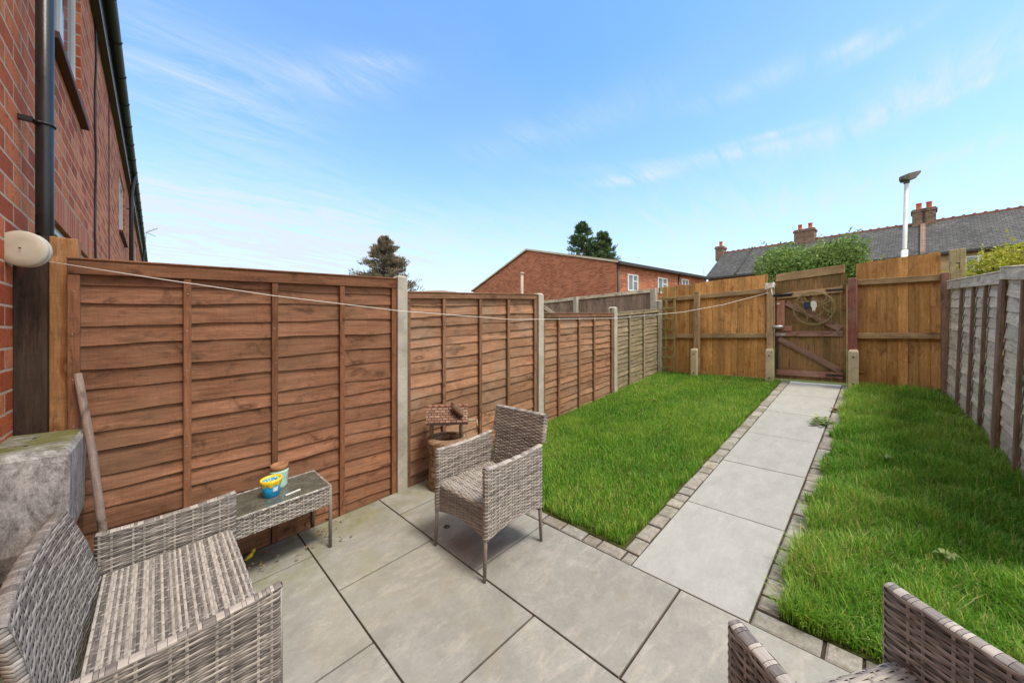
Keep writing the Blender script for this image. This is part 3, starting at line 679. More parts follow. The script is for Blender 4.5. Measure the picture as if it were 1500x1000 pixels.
# ---------------------------------------------------------------- the brick house on the left
XW=-.53
house=thing('brick_house',(XW,3,0),'red brick two storey house with black gutter rising on the left','house')
def wallmesh(holes,y0,y1,z0,z1,depth=.07):
    """wall in plane x=0 facing +X; local coords (y,z)"""
    m=MB(); ys=sorted({y0,y1,*[h[0] for h in holes],*[h[1] for h in holes]}); zs=sorted({z0,z1,*[h[2] for h in holes],*[h[3] for h in holes]})
    for a,b in zip(ys,ys[1:]):
        for c,d in zip(zs,zs[1:]):
            cy,cz=(a+b)/2,(c+d)/2
            if any(h[0]<cy<h[1] and h[2]<cz<h[3] for h in holes): continue
            m.add([(0,a,c),(0,b,c),(0,b,d),(0,a,d)],[(0,1,2,3)],[(a,c,0),(b,c,0),(b,d,0),(a,d,0)],.5)
    for a,b,c,d in holes:
        for P in ([(0,a,c),(-depth,a,c),(-depth,a,d),(0,a,d)],[(0,b,d),(-depth,b,d),(-depth,b,c),(0,b,c)]):
            m.add(P,[(0,1,2,3)],[(.11+p_[0]*.9,p_[2],0) for p_ in P],.5)
        m.add([(0,a,d),(-depth,a,d),(-depth,b,d),(0,b,d)],[(0,1,2,3)],[(a,d,0),(a,d+.07,0),(b,d+.07,0),(b,d,0)],.5)
        m.add([(0,b,c),(-depth,b,c),(-depth,a,c),(0,a,c)],[(0,1,2,3)],[(a,c,0),(a,c+.07,0),(b,c+.07,0),(b,c,0)],.5)
    return m
Y0=-3.0 # local y = world y - 3
up=[(1.0,2.46,3.62,4.85),(7.6,9.25,3.62,4.85),(15.,16.6,3.62,4.85),(22.,23.6,3.62,4.85)]
dn=[(1.0,3.25,1.0,2.38),(8.2,10.2,1.0,2.38),(15.,17.,1.,2.38)]
w=wallmesh(up+dn,-6.5,29,.42,5.42); w.build('wall',M['housebrick'],house)
m=MB(); m.box(-.3,.006,-6.5,29,-.3,.419); m.build('plinth',M['plinth'],house)
m=MB(); m.box(-8,-.071,-6.5,29,-.3,5.4)
m.build('core_wall',M['darkbrick'],house)
def win(h,split=True):
    a,b,c,d=h; f=MB(); x0,x1=-.068,-.03; s=.055
    f.box(x0,x1,a,b,c,c+s); f.box(x0,x1,a,b,d-s,d); f.box(x0,x1,a,a+s,c+s,d-s); f.box(x0,x1,b-s,b,c+s,d-s); mid=(a+b)/2; f.box(x0,x1,mid-.035,mid+.035,c+s,d-s)
    fo=f.build('window',M['white'],house,bevel=.003)
    for p_,q_ in ((a+s,mid-.035),(mid+.035,b-s)):
        g_=MB(); g_.box(-.060,-.052,p_,q_,c+s,d-s); g_.build('pane',M['glass'],fo)
for h in up+dn: win(h)
for h in up:
    m=MB(); m.box(-.06,.055,h[0]-.06,h[1]+.06,h[2]-.055,h[2]-.003,'y'); m.build('window_sill',plain('dark_brown_sill',(.095,.035,.028),.6,.3,.2) if h is up[0] else bpy.data.materials['dark_brown_sill'],house,bevel=.004)
for h in dn:
    m=MB(); a,b,c,d=h; m.add([(.003,a-.1,d),(.003,b+.1,d),(.003,b+.1,d+.24),(.003,a-.1,d+.24)],[(0,1,2,3)],[(a,0.005,0),(b+.2,.005,0),(b+.2,.295,0),(a,.295,0)],.5)
    m.add([(0,a-.1,d),(0,b+.1,d),(.003,b+.1,d),(.003,a-.1,d)],[(3,2,1,0)]); m.build('brick_lintel',M['soldier'],house)
# fascia, gutter, roof
m=MB(); m.box(.0,.075,-6.5,29,5.22,5.46,'y'); m.build('fascia',M['gutter'],house)
m=MB(); m.box(.0755,.081,-6.5,29,5.205,5.222,'y'); m.build('fascia_trim',M['white'],house)
m=MB(); pr=[(.079+.056+.056*math.cos(a),5.50-.056*math.sin(a)*1.05) for a in [math.pi*k/10 for k in range(11)]]
vs=[];g_=[]
for yy in (-6.5,29):
    vs+=[(x,yy,z) for x,z in pr]
    vs+=[(x-.003 if x>.13 else x+.003,yy,z+.004) for x,z in pr]
n=11; m.add(vs,[(i,i+1,22+i+1,22+i) for i in range(10)]+[(11+i,33+i,33+i+1,11+i+1) for i in range(10)]+[(0,22,33,11),(10,21,43,32)],smooth=True)
gu=m.build('gutter',M['gutter'],house)
yy=-5.9
while yy<28.5:
    q=MB(); q.tube([(.079+.056+.061*math.cos(a),yy,5.50-.061*1.05*math.sin(a)) for a in [math.pi*k/10 for k in range(11)]],.008,6); q.build('gutter_clip',M['gutter'],gu); yy+=.92
m=MB(); m.quad((.15,-6.6,5.52),(.15,29.1,5.52),(-4.4,29.1,7.9),(-4.4,-6.6,7.9)); m.quad((-8.9,-6.6,5.52),(-8.9,29.1,5.52),(-4.4,29.1,7.9),(-4.4,-6.6,7.9)); m.build('roof',M['tile'],house)
def dpipe(y,label=None,r=.034,swan=False):
    m=MB(); pts=[(.085,y,0),(.085,y,5.0)] if not swan else [(.085,y,0),(.085,y,4.95),(.095,y,5.1),(.13,y,5.38),(.135,y,5.48)]
    m.tube(pts,r,20); o=m.build('downpipe',M['black'],house)
    for z in (2.71,.9,4.6):
        q=MB(); q.tube([(.085+.038*math.cos(a),y+.038*math.sin(a),z) for a in [2*math.pi*k/20 for k in range(20)]],.0055,6,closed=True)
        q.box(0.001,.05,y-.05,y-.02,z-.012,z+.012); q.tube([(.05,y-.037,z),(.085,y-.037,z)],.007,6); q.build('pipe_bracket',M['black'],o)
dpipe(.26); dpipe(9.9,swan=True,r=.040); dpipe(20.5,swan=True,r=.04)
m=MB(); rr=random.Random(3)
m.tube([(.012+.004*math.sin(k),3.52+.03*math.sin(k*.9),5.2-.2*k) for k in range(26)],.011,6); m.tube([(.012,3.56+.02*math.sin(k*1.3+1),5.2-.2*k) for k in range(26)],.006,6); m.build('wall_cable',M['black'],house)
m=MB(); m.tube([(.008,5.3,5.2),(.008,5.32,2.6),(.008,5.3,0)],.006,5); m.build('wall_cable',M['black'],house)
# tv aerial
t=thing('tv_aerial',(-.45,27,5.6),'spindly black television aerial at the far end of the house roof','aerial'); m=MB()
m.tube([(0,0,0),(.1,0,1.6)],.02,6); m.tube([(.1,0,1.6),(.9,.1,2.0)],.02,6); m.tube([(.3,-.4,1.75),(.3,.4,1.75)],.012,5); m.tube([(.6,-.3,1.9),(.6,.3,1.9)],.012,5); m.tube([(.1,0,1.6),(.75,-.2,1.4)],.015,5); m.v=[(a*.55,b*.55,c*.8) for a,b,c in m.v]; m.build('mast',M['gutter'],t)

# weathered cabinet
t=thing('wall_cabinet',(-.53,2.8,0),'weathered grey streaked cabinet with mossy top on the wall below the reel','cabinet'); m=MB()
vs=[];prof=[(0.0,.44,.20),(.0,.44,.20)]
ring=lambda z,x1,y0,y1:[(.003,y0,z),(x1,y0,z),(x1,y1,z),(.003,y1,z)]
rows=[ring(.50,.20,-.20,.26),ring(.62,.245,-.24,.275),ring(.95,.252,-.245,.28),ring(1.015,.252,-.245,.28),ring(1.04,.235,-.225,.268)]
for r_ in rows: vs+=r_
m.add(vs,[(0,3,2,1),(16,17,18,19)]+[(a*4+i,a*4+(i+1)%4,(a+1)*4+(i+1)%4,(a+1)*4+i) for a in range(4) for i in range(4)],vs); m.build('case',M['cab'],t,bevel=.002)
m=MB()
for y in (-.05,.12): m.lathe((.10,y,1.040),[(.007,0),(.007,.003)],8)
m.build('screws',M['blackiron'],t)

# leaning pole
t=thing('wooden_pole',(-.20,2.84,0),'weathered round wooden pole leaning against the first brown fence panel','pole'); m=MB()
m.tube([(.07,-.10,.0),(-.0,.02,.50),(-.045,.11,.92),(-.105,.205,1.34)],[.018,.0175,.0175,.016],12); m.build('pole',M['stick'],t)

# ---------------------------------------------------------------- wicker furniture
def weave(m, Sf, LU, LV, row=.0105, stake=.042, amp=.0028, loop=False, seed=0, tone=None, stakes=None, w_ratio=.93, flat=False, pair=True, nz=.17):
    """Sf(u 0..1, v 0..1)->(P,N) vectorised; strands run along u. Adds strands and stakes."""
    rr=np.random.default_rng(seed); nrow=max(2,int(round(LV/row))); nst=max(2,int(round(LU/stake)))
    if loop and nst%2: nst+=1
    # unequal stake positions: pairs close together
    st=np.arange(nst+(0 if loop else 1))/nst
    if pair: st=st+np.where(np.arange(len(st))%2==1,-.30/nst,0.)
    seg=4; nu=nst*seg+(0 if loop else 1); s=np.arange(nu)/seg
    i0=np.floor(s).astype(int); fr=s-i0
    ste=np.append(st,st[0]+1) if loop else np.append(st,st[-1]+1/nst)
    u=ste[np.minimum(i0,len(ste)-1)]+(ste[np.minimum(i0+1,len(ste)-1)]-ste[np.minimum(i0,len(ste)-1)])*fr
    if not loop: u=np.clip(u,0,1)
    tone_rows=tone(rr,nrow)
    for r in range(nrow):
        vc=(r+.5)/nrow; hw=.5*w_ratio/nrow
        ph=1 if r%2 else -1
        off=ph*np.cos(np.pi*s)  # over / under at successive stakes
        off=np.sign(off)*np.abs(off)**.6*amp
        Ps=[];
        for k,(dv,dn) in enumerate(((-hw,-.0010),(-hw*.55,.0006),(hw*.55,.0006),(hw,-.0010))):
            P,N=Sf(u,np.full_like(u,vc+dv)); Ps.append(P+N*(off[:,None]+amp+.001+dn))
        V=np.stack(Ps,1).reshape(-1,3); b=len(m.v); n=len(u)
        cnt=n if loop else n-1
        tn=tone_rows[r]+rr.normal(0,.05); ns=np.interp(u*LU,np.linspace(0,LU,int(LU/.045)+3),rr.normal(0,nz,int(LU/.045)+3))
        rv=np.repeat(np.clip(tn+ns+off/amp*.06,0,1),4)
        o=rr.uniform(0,40); gcs=np.stack([np.repeat(u*LU+o,4),np.tile([0,.003,.008,.011],n)+o*.1+r*.013,np.zeros(n*4)],1)
        m.v+=V.tolist(); m.gc+=gcs.tolist(); m.r+=rv.tolist()
        for i in range(cnt):
            j=(i+1)%n
            for k in range(3):
                m.f.append((b+i*4+k,b+j*4+k,b+j*4+k+1,b+i*4+k+1)); m.sm.append(True)
    # stakes
    nv=nrow*2+1; v=np.linspace(0,1,nv); sw=.0042/LU
    for q,su in enumerate(st):
        Ps=[]
        for du,dn in ((-sw,0),(0,.0012),(sw,0)):
            P,N=Sf(np.clip(np.full_like(v,su+du),0,1) if not loop else np.full_like(v,su+du)%1.,v); Ps.append(P+N*(amp+.0012+dn))
        V=np.stack(Ps,1).reshape(-1,3); b=len(m.v); m.v+=V.tolist(); o=q*.7
        m.gc+=np.stack([np.repeat(v*LV+o,3),np.tile([0,.004,.008],nv)+o,np.zeros(nv*3)],1).tolist(); m.r+=[float(np.clip(rr.normal(.62,.12),0,1))]*(nv*3)
        for i in range(nv-1):
            for k in range(2): m.f.append((b+i*3+k,b+i*3+k+1,b+(i+1)*3+k+1,b+(i+1)*3+k)); m.sm.append(True)
def backing(m,Sf,nu,nv,loop=False):
    u=np.linspace(0,1,nu+1); v=np.linspace(0,1,nv+1); U,V=np.meshgrid(u,v,indexing='ij'); P,N=Sf(U.ravel(),V.ravel()); 
    m.add(P.tolist(),[(i*(nv+1)+j,(i+1)*(nv+1)+j,(i+1)*(nv+1)+j+1,i*(nv+1)+j+1) for i in range(nu) for j in range(nv)],smooth=True)

def loopfn(L,T):
    """rounded stadium perimeter of length L thickness T: returns f(u)->(along, across, n_al, n_ac), perimeter"""
    r=T/2; st=L-T; per=2*st+2*math.pi*r
    def f(u):
        d=(np.asarray(u)%1.)*per; al=np.zeros_like(d); ac=np.zeros_like(d); na=np.zeros_like(d); nc=np.zeros_like(d)
        a=d<st; al[a]=-st/2+d[a]; ac[a]=-r; nc[a]=-1
        b=(d>=st)&(d<st+math.pi*r); t=(d[b]-st)/r-math.pi/2; al[b]=st/2+r*np.cos(t); ac[b]=r*np.sin(t); na[b]=np.cos(t); nc[b]=np.sin(t)
        c=(d>=st+math.pi*r)&(d<2*st+math.pi*r); al[c]=st/2-(d[c]-st-math.pi*r); ac[c]=r; nc[c]=1
        e=d>=2*st+math.pi*r; t=(d[e]-2*st-math.pi*r)/r+math.pi/2; al[e]=-st/2+r*np.cos(t); ac[e]=r*np.sin(t); na[e]=np.cos(t); nc[e]=np.sin(t)
        return al,ac,na,nc
    return f,per
def rim(m,pts,N,w=.034,seed=0,tone=.72):
    """cap strip wrapped over a top edge: short transverse wraps along pts"""
    rr=random.Random(seed); pts=[Vector(p_) for p_ in pts]; L=sum((b-a).length for a,b in zip(pts,pts[1:])); d=0
    # resample
    k=0; n=int(L/.0115); out=[]
    acc=[0]
    for a,b in zip(pts,pts[1:]): acc.append(acc[-1]+(b-a).length)
    def at(s):
        s=min(max(s,0),L-1e-6)
        for i in range(len(pts)-1):
            if acc[i+1]>=s: return pts[i].lerp(pts[i+1],(s-acc[i])/(acc[i+1]-acc[i]))
        return pts[-1]
    i=0
    while i<n:
        run=rr.choice([1,1,2,2,3]); tn=rr.choice([tone,tone,.22,.4])+rr.uniform(-.1,.1)
        s0=i*L/n; s1=min((i+run)*L/n,L); a=at(s0); b=at(s1); D=(b-a).normalized(); side=D.cross(Vector(N)).normalized(); up=side.cross(D).normalized()
        vs=[];gs=[]; K=7
        for s_ in (s0+.0006,s1-.0006):
            c=at(s_)
            for q in range(K):
                t=math.pi*q/(K-1); vs.append(c+side*math.cos(t)*w*.5+up*(math.sin(t)*.006-.003)); gs.append((s_+i,q*.004,0))
        m.add(vs,[(q,q+1,K+q+1,K+q) for q in range(K-1)],gs,max(0,min(1,tn)),True); i+=run
tone_mix=lambda rr,n: np.clip(rr.normal(.47,.17,n),0.05,.95)
tone_lite=lambda rr,n: np.clip(np.where(np.arange(n)%5==4,.22,.62)+rr.normal(0,.10,n),0.05,.98)
def tone_stripe(rr,n):
    base=np.where((np.arange(n)//1)%3==0,.78,.22); return np.clip(base+rr.normal(0,.12,n),0,1)
def tone_seat(rr,n):
    out=[];
    while len(out)<n:
        out+= [.86]*rr.integers(1,3)+[.16]*rr.integers(1,3)
    return np.array(out[:n])+rr.normal(0,.06,n)
def tone_dark(rr,n):
    base=np.where((np.arange(n)%4)==3,.72,.16); return np.clip(base+rr.normal(0,.08,n),0,1)

def make_seat(name,label,cat,W,D,loc,yaw,bow=0.,armtop=.64,backtop=.86,tones=None,seed=0,recline=.10,flare=.0,stk=.042,row=.0105,legx=.0,taper=.03,amp=.0028):
    t=thing(name,loc,label,cat,'grey rattan garden seats on the patio',yaw,SL); T=.034
    f,per=loopfn(D,T)
    def armS(side):
        yc=side*(W/2-T/2)
        def Sf(u,v):
            al,ac,na,nc=f(u); zb=.245+.035*np.cos(np.pi*al/D)**1*1.0; zt=armtop-.004-.012*np.cos(np.pi*al/D)
            zb=.235+.035*np.cos(np.pi*al/D)
            P=np.stack([al+0*v,yc+ac,zb+(zt-zb)*v],1); N=np.stack([na,nc,0*v],1); return P,N
        return Sf
    for si,side in enumerate((1,-1)):
        m=MB(); Sf=armS(side); weave(m,Sf,per,armtop-.25,row=row,stake=stk,loop=True,seed=seed+si,tone=tones['arm'],amp=amp,w_ratio=1.0)
        pts=[(x,side*(W/2-T/2),armtop-.001-.012*math.cos(math.pi*x/D)) for x in np.linspace(-D/2+.004,D/2-.004,14)]
        rim(m,pts,(0,0,1),T+.005,seed+si+5,.82)
        o=m.build('armrest',M['wick'],t); m=MB(); backing(m,Sf,60,2); m.build('lining',M['wickback'],o)
    # seat sheet + front apron
    sw=W-2*T-.004; zs=.425; x0=-D/2+.03; x1=D/2-.022; r=.025; top=x1-r-x0; ap=.17; LV=top+r*math.pi/2+ap
    def seatS(u,v):
        d=np.asarray(v)*LV; y=(np.asarray(u)-.5)*sw; sag=-.010*np.cos(np.pi*y/sw)*0-.012*np.exp(-((y/sw)**2)*6)
        P=np.zeros((len(d),3)); N=np.zeros((len(d),3)); P[:,1]=y
        a=d<top; P[a,0]=x0+d[a]; P[a,2]=zs+(sag[a]*np.sin(np.pi*np.clip(d[a]/top,0,1))); N[a,2]=1
        b=(d>=top)&(d<top+r*math.pi/2); th=(d[b]-top)/r; P[b,0]=x1-r+r*np.sin(th); P[b,2]=zs-r+r*np.cos(th); N[b,0]=np.sin(th); N[b,2]=np.cos(th)
        c=d>=top+r*math.pi/2; k=(d[c]-top-r*math.pi/2)/ap; drop=ap-.035*np.cos(np.pi*y[c]/sw); P[c,0]=x1; P[c,2]=zs-r-k*drop; N[c,0]=1
        return P,N
    m=MB(); weave(m,seatS,sw,LV,row=row*1.0,stake=stk*(.7 if W>1 else .9),seed=seed+11,tone=tones['seat'],amp=amp*.8,w_ratio=1.0,nz=.11); o=m.build('seat',M['wick'],t)
    m=MB(); backing(m,seatS,12,60); m.build('lining',M['wickback'],o)
    # backrest: loop around, rows horizontal
    bw=W-.012; fb,pb=loopfn(bw,T)
    xb=-D/2+.01
    def backS(u,v):
        al,ac,na,nc=fb(u); z=.25+(backtop-.25)*np.asarray(v); hh=np.clip((z-.42)/(backtop-.42),0,1)
        x=xb-recline*hh-flare*hh**3+bow*(2*np.abs(al)/bw)**2*1.0-bow
        wd=1-.03*(1-hh)-(np.asarray(z)<armtop)*.0; tk=1
        yy=al*np.minimum(np.where(z<armtop-.0,(bw-2*T-.01)/bw,1.),1-taper*np.clip(hh*1.15-.15,0,1))
        P=np.stack([x+(-ac)*tk,yy,z],1); N=np.stack([-nc,na,0*z],1); return P,N
    # orientation: ac=-r side is front (+x)
    m=MB(); weave(m,backS,pb,backtop-.25,row=row*(1.12 if W>1 else 1),stake=stk*(1.35 if W>1 else 1),loop=True,seed=seed+21,tone=tones['back'],amp=amp,w_ratio=1.0)
    hh=1; pts=[(xb-recline-flare+bow*(2*abs(y)/bw)**2-bow,y*(1-taper),backtop+.001) for y in np.linspace(-bw/2+.004,bw/2-.004,22)]; rim(m,pts,(0,0,1),T+.005,seed+31,.62)
    o=m.build('backrest',M['wick'],t); m=MB(); backing(m,backS,80,12); m.build('lining',M['wickback'],o)
    # legs
    for sx in (1,-1):
        for sy in (1,-1):
            m=MB(); xx=sx*(D/2-.014); yy_=sy*(W/2-.017); m.tube([(xx+sx*legx*1.,yy_+sy*.004,.001),(xx,yy_,.30)],[.0105,.0125],12)
            m.build('leg',M['wicklegs'],t)
    # front corner wrapped uprights
    for sy in (1,-1):
        m=MB(); m.tube([(D/2-.006,sy*(W/2-.008),.24),(D/2-.006,sy*(W/2-.008),armtop-.012)],.006,8,rnd=.6); m.build('corner_wrap',M['wick'],t)
    return t
def place(X,Y): return (X,Y,gz(X))
TA=dict(arm=tone_lite,seat=tone_lite,back=lambda rr,n: np.clip(np.where(np.arange(n)%4==3,.22,.58)+rr.normal(0,.1,n),.05,.95))
def tone_run(hi,lo,ph,pl):
    def f(rr,n):
        o=[]
        while len(o)<n: o+=[hi]*rr.integers(1,ph+1)+[lo]*rr.integers(1,pl+1)
        return np.clip(np.array(o[:n])+rr.normal(0,.07,n),0,1)
    return f
TS=dict(arm=tone_run(.72,.16,1,3),seat=tone_seat,back=tone_run(.72,.26,2,2))
TR=dict(arm=tone_run(.62,.2,2,2),seat=tone_lite,back=tone_mix)
make_seat('wicker_armchair','grey rattan armchair standing alone in the middle of the patio','armchair',.545,.50,place(1.61,1.888),math.pi,tones=TA,seed=1,recline=.075,legx=.012,row=.0105,stk=.045,armtop=.655,backtop=.835,taper=.05,amp=.0024)
make_seat('wicker_sofa','grey rattan two seat sofa beside the side table, lower left','sofa',1.115,.54,place(.058,2.08),0,bow=.028,tones=TS,seed=40,recline=.085,flare=.015,stk=.06,row=.0098,armtop=.622,backtop=.80,taper=.17,amp=.0016)
dx_,dy_=.556,.831
make_seat('wicker_armchair','grey rattan armchair cut off at the picture edge beside the long grass','armchair',.585,.52,place(1.406-dx_*.26,.155-dy_*.26),math.atan2(dy_,dx_),tones=TR,seed=80,recline=.06,stk=.05,row=.0115,armtop=.64,backtop=.70,amp=.0024)

# side table
t=thing('side_table',place(.49,2.9),'low rattan side table with dirty glass top in front of the brown fence','side table',None,0,SL); tw,td=.38,.20; zt=.425
m=MB()
fpts=[(-tw,-td),(tw,-td),(tw,td),(-tw,td)]
for (a,b,nrm) in (((-tw,-td),(tw,-td),(0,-1)),((tw,-td),(tw,td),(1,0)),((tw,td),(-tw,td),(0,1)),((-tw,td),(-tw,-td),(-1,0))):
    Lh=math.hypot(b[0]-a[0],b[1]-a[1])
    def Sf(u,v,a=a,b=b,nrm=nrm):
        u=np.asarray(u);v=np.asarray(v); return np.stack([a[0]+(b[0]-a[0])*u,a[1]+(b[1]-a[1])*u,zt-.125+.12*v],1),np.stack([nrm[0]+0*u,nrm[1]+0*u,0*u],1)
    weave(m,Sf,Lh,.12,row=.0105,stake=.04,seed=int(Lh*100),tone=tone_mix)
    rim(m,[(a[0],a[1],zt+.001),(b[0],b[1],zt+.001)],(0,0,1),.018,3,.7)
o=m.build('apron',M['wick'],t); m=MB(); m.box(-tw+.003,tw-.003,-td+.003,td-.003,zt-.12,zt-.012); m.build('lining',M['wickback'],o)
m=MB(); m.box(-tw+.012,tw-.012,-td+.012,td-.012,zt-.006,zt+.001); m.build('glass_top',M['top'],t,bevel=.001)
for sx in (1,-1):
    for sy in (1,-1):
        m=MB(); m.tube([(sx*(tw-.004),sy*(td-.004),.001),(sx*(tw-.004),sy*(td-.004),zt-.002)],.0115,12); m.build('leg',M['wicklegs'],t)
ZT=.4262
def ontable(lx,ly):
    return (.49+lx,2.9+ly,ZT+gz(.49+lx))
t=thing('plastic_bucket',ontable(.06,-.02),'small blue plastic bucket with yellow wavy rim on the side table','bucket',None,0,SL); t.scale=(1.35,)*3
m=MB(); m.lathe((0,0,0),[(.030,0),(.034,.003),(.043,.075),(.041,.075),(.033,.008),(.0,.008)],28,cap=False); m.lathe((0,0,0),[(0,0),(.032,.0005)],28,cap=False); m.build('body',M['blue'],t)
m=MB(); vs=[];sg=48
for k in range(sg):
    a=2*math.pi*k/sg; lo=.056+.006*math.sin(8*a)
    for r_,z in ((.0415+.0005,lo),(.0465,.072),(.0475,.086),(.0425,.087),(.041,.074)): vs.append((r_*math.cos(a),r_*math.sin(a),z))
m.add(vs,[(k*5+q,((k+1)%sg)*5+q,((k+1)%sg)*5+q+1,k*5+q+1) for k in range(sg) for q in range(4)],smooth=True); m.build('rim',M['yellow'],t)
m=MB()
for k in range(14):
    a=random.uniform(0,6.28); r_=random.uniform(0,.032); m.lathe((r_*math.cos(a),r_*math.sin(a),.074+random.uniform(0,.015)),[(0,-.006),(.007,0),(0,.006)],6)
m.build('chalk_pieces',M['algaegreen'],t)
m=MB(); m.add([(.0,-.0425,.030),(.02,-.038,.031),(.021,-.0395,.052),(.0,-.0455,.051)],[(0,1,2,3)]); m.build('sticker',M['white'],t)
t=thing('glass_jar',ontable(.13,.09),'ribbed mint and grey jar with brown rim behind the blue bucket','jar',None,0,SL); t.scale=(1.08,)*3
m=MB(); pr=[(.0,0),(.040,0)]; z=.0
for k in range(10): pr+=[(.043+.003*(k%2)+.0008*k,.006+k*.011)]
pr+=[(.046,.115),(.043,.112),(.04,.01),(0,.01)]; m.lathe((0,0,0),pr,28,cap=False); m.build('body',M['algaegreen'],t)
m=MB(); m.lathe((0,0,0),[(.046,.116),(.050,.118),(.051,.148),(.045,.150),(.043,.118)],28,cap=False); m.build('rim',M['brownlid'],t)
t=thing('white_strip',ontable(.17,-.10),'thin pale strip lying on the glass table top','strip',None,R(12),SL); m=MB(); m.obox((0,0,.004),(1,0,0),(0,1,0),(0,0,1),.095,.016,.006); m.build('strip',M['bone'],t,bevel=.001)

# wishing well ornament
t=thing('wishing_well',place(1.93,2.84),'stone and brick miniature wishing well ornament behind the armchair','garden ornament',None,R(-36),0)
m=MB(); m.lathe((0,0,0),[(.0,-.02),(.165,-.02),(.175,.02),(.172,.10),(.165,.25),(.166,.34),(.186,.36),(.19,.42),(.175,.445),(.135,.445),(.13,.38),(.13,.10),(0,.10)],36,cap=False); m.build('base',M['wellbrick'],t)
for x in (-.14,.13):
    m=MB(); m.tube([(x,0,.40),(x-.006,0,.52),(x+.004,0,.66)],[.022,.019,.021],8); m.build('upright',M['wellwood'],t)
m=MB()
for s in (1,-1):
    a0,a1=-.185,.185; vs=[(a0,-s*.135,.605),(a1,-s*.135,.605),(a1,-s*.012,.725),(a0,-s*.012,.725)]
    vs2=[(x,y+s*.0,z-.022) for x,y,z in vs]; gs=[(0,0,0),(.37,0,0),(.37,.17,0),(0,.17,0)]
    m.add(vs+vs2,[(0,1,2,3),(7,6,5,4),(0,4,5,1),(1,5,6,2),(2,6,7,3),(3,7,4,0)],gs+gs,.5)
r_=m.build('roof',M['welltile'],t)
m=MB(); 
for k in range(7): m.tube([(-.188+k*.054,0,.724),(-.188+k*.054+.051,0,.722)],[.021,.018],10)
m.build('ridge_tiles',plain('brown_ridge',(.24,.12,.08),.85,.2,.3,20),r_)
m=MB(); m.tube([(-.17,0,.575),(.27,0,.59)],.009,8); m.tube([(.27,0,.59),(.275,-.03,.53)],.008,8); m.build('winding_handle',M['wellwood'],t)
m=MB(); m.tube([(.04,-.055,.735),(.065,-.075,.725),(.10,-.10,.70),(.125,-.122,.672),(.138,-.135,.655)],[.012,.030,.034,.024,.010],12); m.tube([(.055,-.06,.745),(.045,-.06,.768),(.04,-.065,.775)],[.015,.013,.004],8); m.build('bird_figure',M['resin'],t)

# small bits
t=thing('toy_bird',place(.455,3.0),'tiny yellow plastic toy bird on the patio under the side table','toy',None,R(20),SL); m=MB()
m.tube([(-.045,0,.012),(-.02,0,.016),(.0,0,.022),(.014,0,.034)],[.004,.012,.016,.011],10); m.tube([(.012,0,.034),(.02,0,.046),(.028,0,.048)],[.012,.012,.007],10); m.build('body',M['yellow'],t)
t=thing('drain_plug',place(1.54,2.271),'small round black rubber disc lying on the slab behind the armchair legs','plug'); m=MB(); m.lathe((0,0,.001),[(0,.006),(.022,.004),(.026,0)],16,cap=False); m.build('disc',M['black'],t)
def leaf_clump(name,loc,n,r,h,label,cat,mat,ls=.03):
    m=MB(); rr=random.Random(hash(label)%1000 if False else len(label))
    for k in range(n):
        a=rr.uniform(0,6.28); d=r*math.sqrt(rr.random()); x,y=d*math.cos(a),d*math.sin(a)*.5; z=rr.uniform(.002,h); l=ls*rr.uniform(.6,1.3); b=rr.uniform(0,6.28); w=l*.3; tl=rr.uniform(-.4,.6)*l
        c,s=math.cos(b),math.sin(b)
        m.add([(x,y,z),(x+c*l*.5-s*w,y+s*l*.5+c*w,z+tl*.5+.004),(x+c*l,y+s*l,z+tl),(x+c*l*.5+s*w,y+s*l*.5-c*w,z+tl*.5+.004)],[(0,1,2,3)],None,rr.random())
    o=m.build(name,mat,label=label,cat=cat); o.location=loc; return o
leaf_clump('weed',place(5.23,.50),120,.16,.05,'small straggly weed growing on the right edge of the path','weed',M['weed'],.05)
leaf_clump('weed',place(5.75,.44),25,.06,.03,'tiny reddish weed in the path joint near the gate','weed',M['leafbrown'],.04)
leaf_clump('leaf_litter',(-.28,1.75,gz(-.28)),260,.24,.06,'brown dead leaves heaped against the wall behind the sofa','leaves',M['leafbrown'],.05)['kind']='stuff'
leaf_clump('leaf_litter',(.9,3.06,gz(.9)),200,.75,.02,'dark leaf scraps along the foot of the first fence panel','leaves',M['leafbrown'],.025)['kind']='stuff'
for (wx_,wy_),lb in zip(((3.0,-.22),(4.3,.02)),('broad leafed weed in the long grass, the one nearer the cut off chair','broad leafed weed in the right lawn, the one nearer the gate')):
    rr=random.Random(int(wx_*100)); m=MB()
    for k in range(11):
        a=rr.uniform(0,6.28); l=rr.uniform(.035,.06); w=l*.17; c_,s_=math.cos(a),math.sin(a); vs=[]
        for q,(t_,ww,hh_) in enumerate(((0,.3,.03),(.35,1,.085),(.7,1.1,.10),(1,.1,.085))):
            for sg_ in (-1,1): vs.append((c_*l*t_-s_*w*ww*sg_,s_*l*t_+c_*w*ww*sg_,hh_*1.0+.006*(sg_ if k%2 else 0)))
        m.add(vs,[(0,1,3,2),(2,3,5,4),(4,5,7,6)],None,rr.uniform(.3,.7))
    o=m.build('weed',M['weed'],label=lb,cat='weed',group='broad leafed weeds in the right lawn'); o.location=place(wx_,wy_)
def small_brick(x,y,yaw,z,label):
    t=thing('loose_brick',(x,y,gz(x)+z),label,'brick','loose bricks behind the sofa',yaw); m=MB(); m.box(-.105,.105,-.05,.05,0,.065); m.build('brick',M['rubblebrick'],t,bevel=.006)
small_brick(-.40,1.9,R(70),.0,'loose red brick on the ground behind the sofa back, lower one'); small_brick(-.40,1.93,R(85),.066,'loose red brick behind the sofa back, upper one of the two')
leaf_clump('fallen_leaf',(5.13,2.37,gz(5.13)+.055),2,.02,.01,'single dry brown leaf lying on the left lawn','leaf',M['leafbrown'],.06)

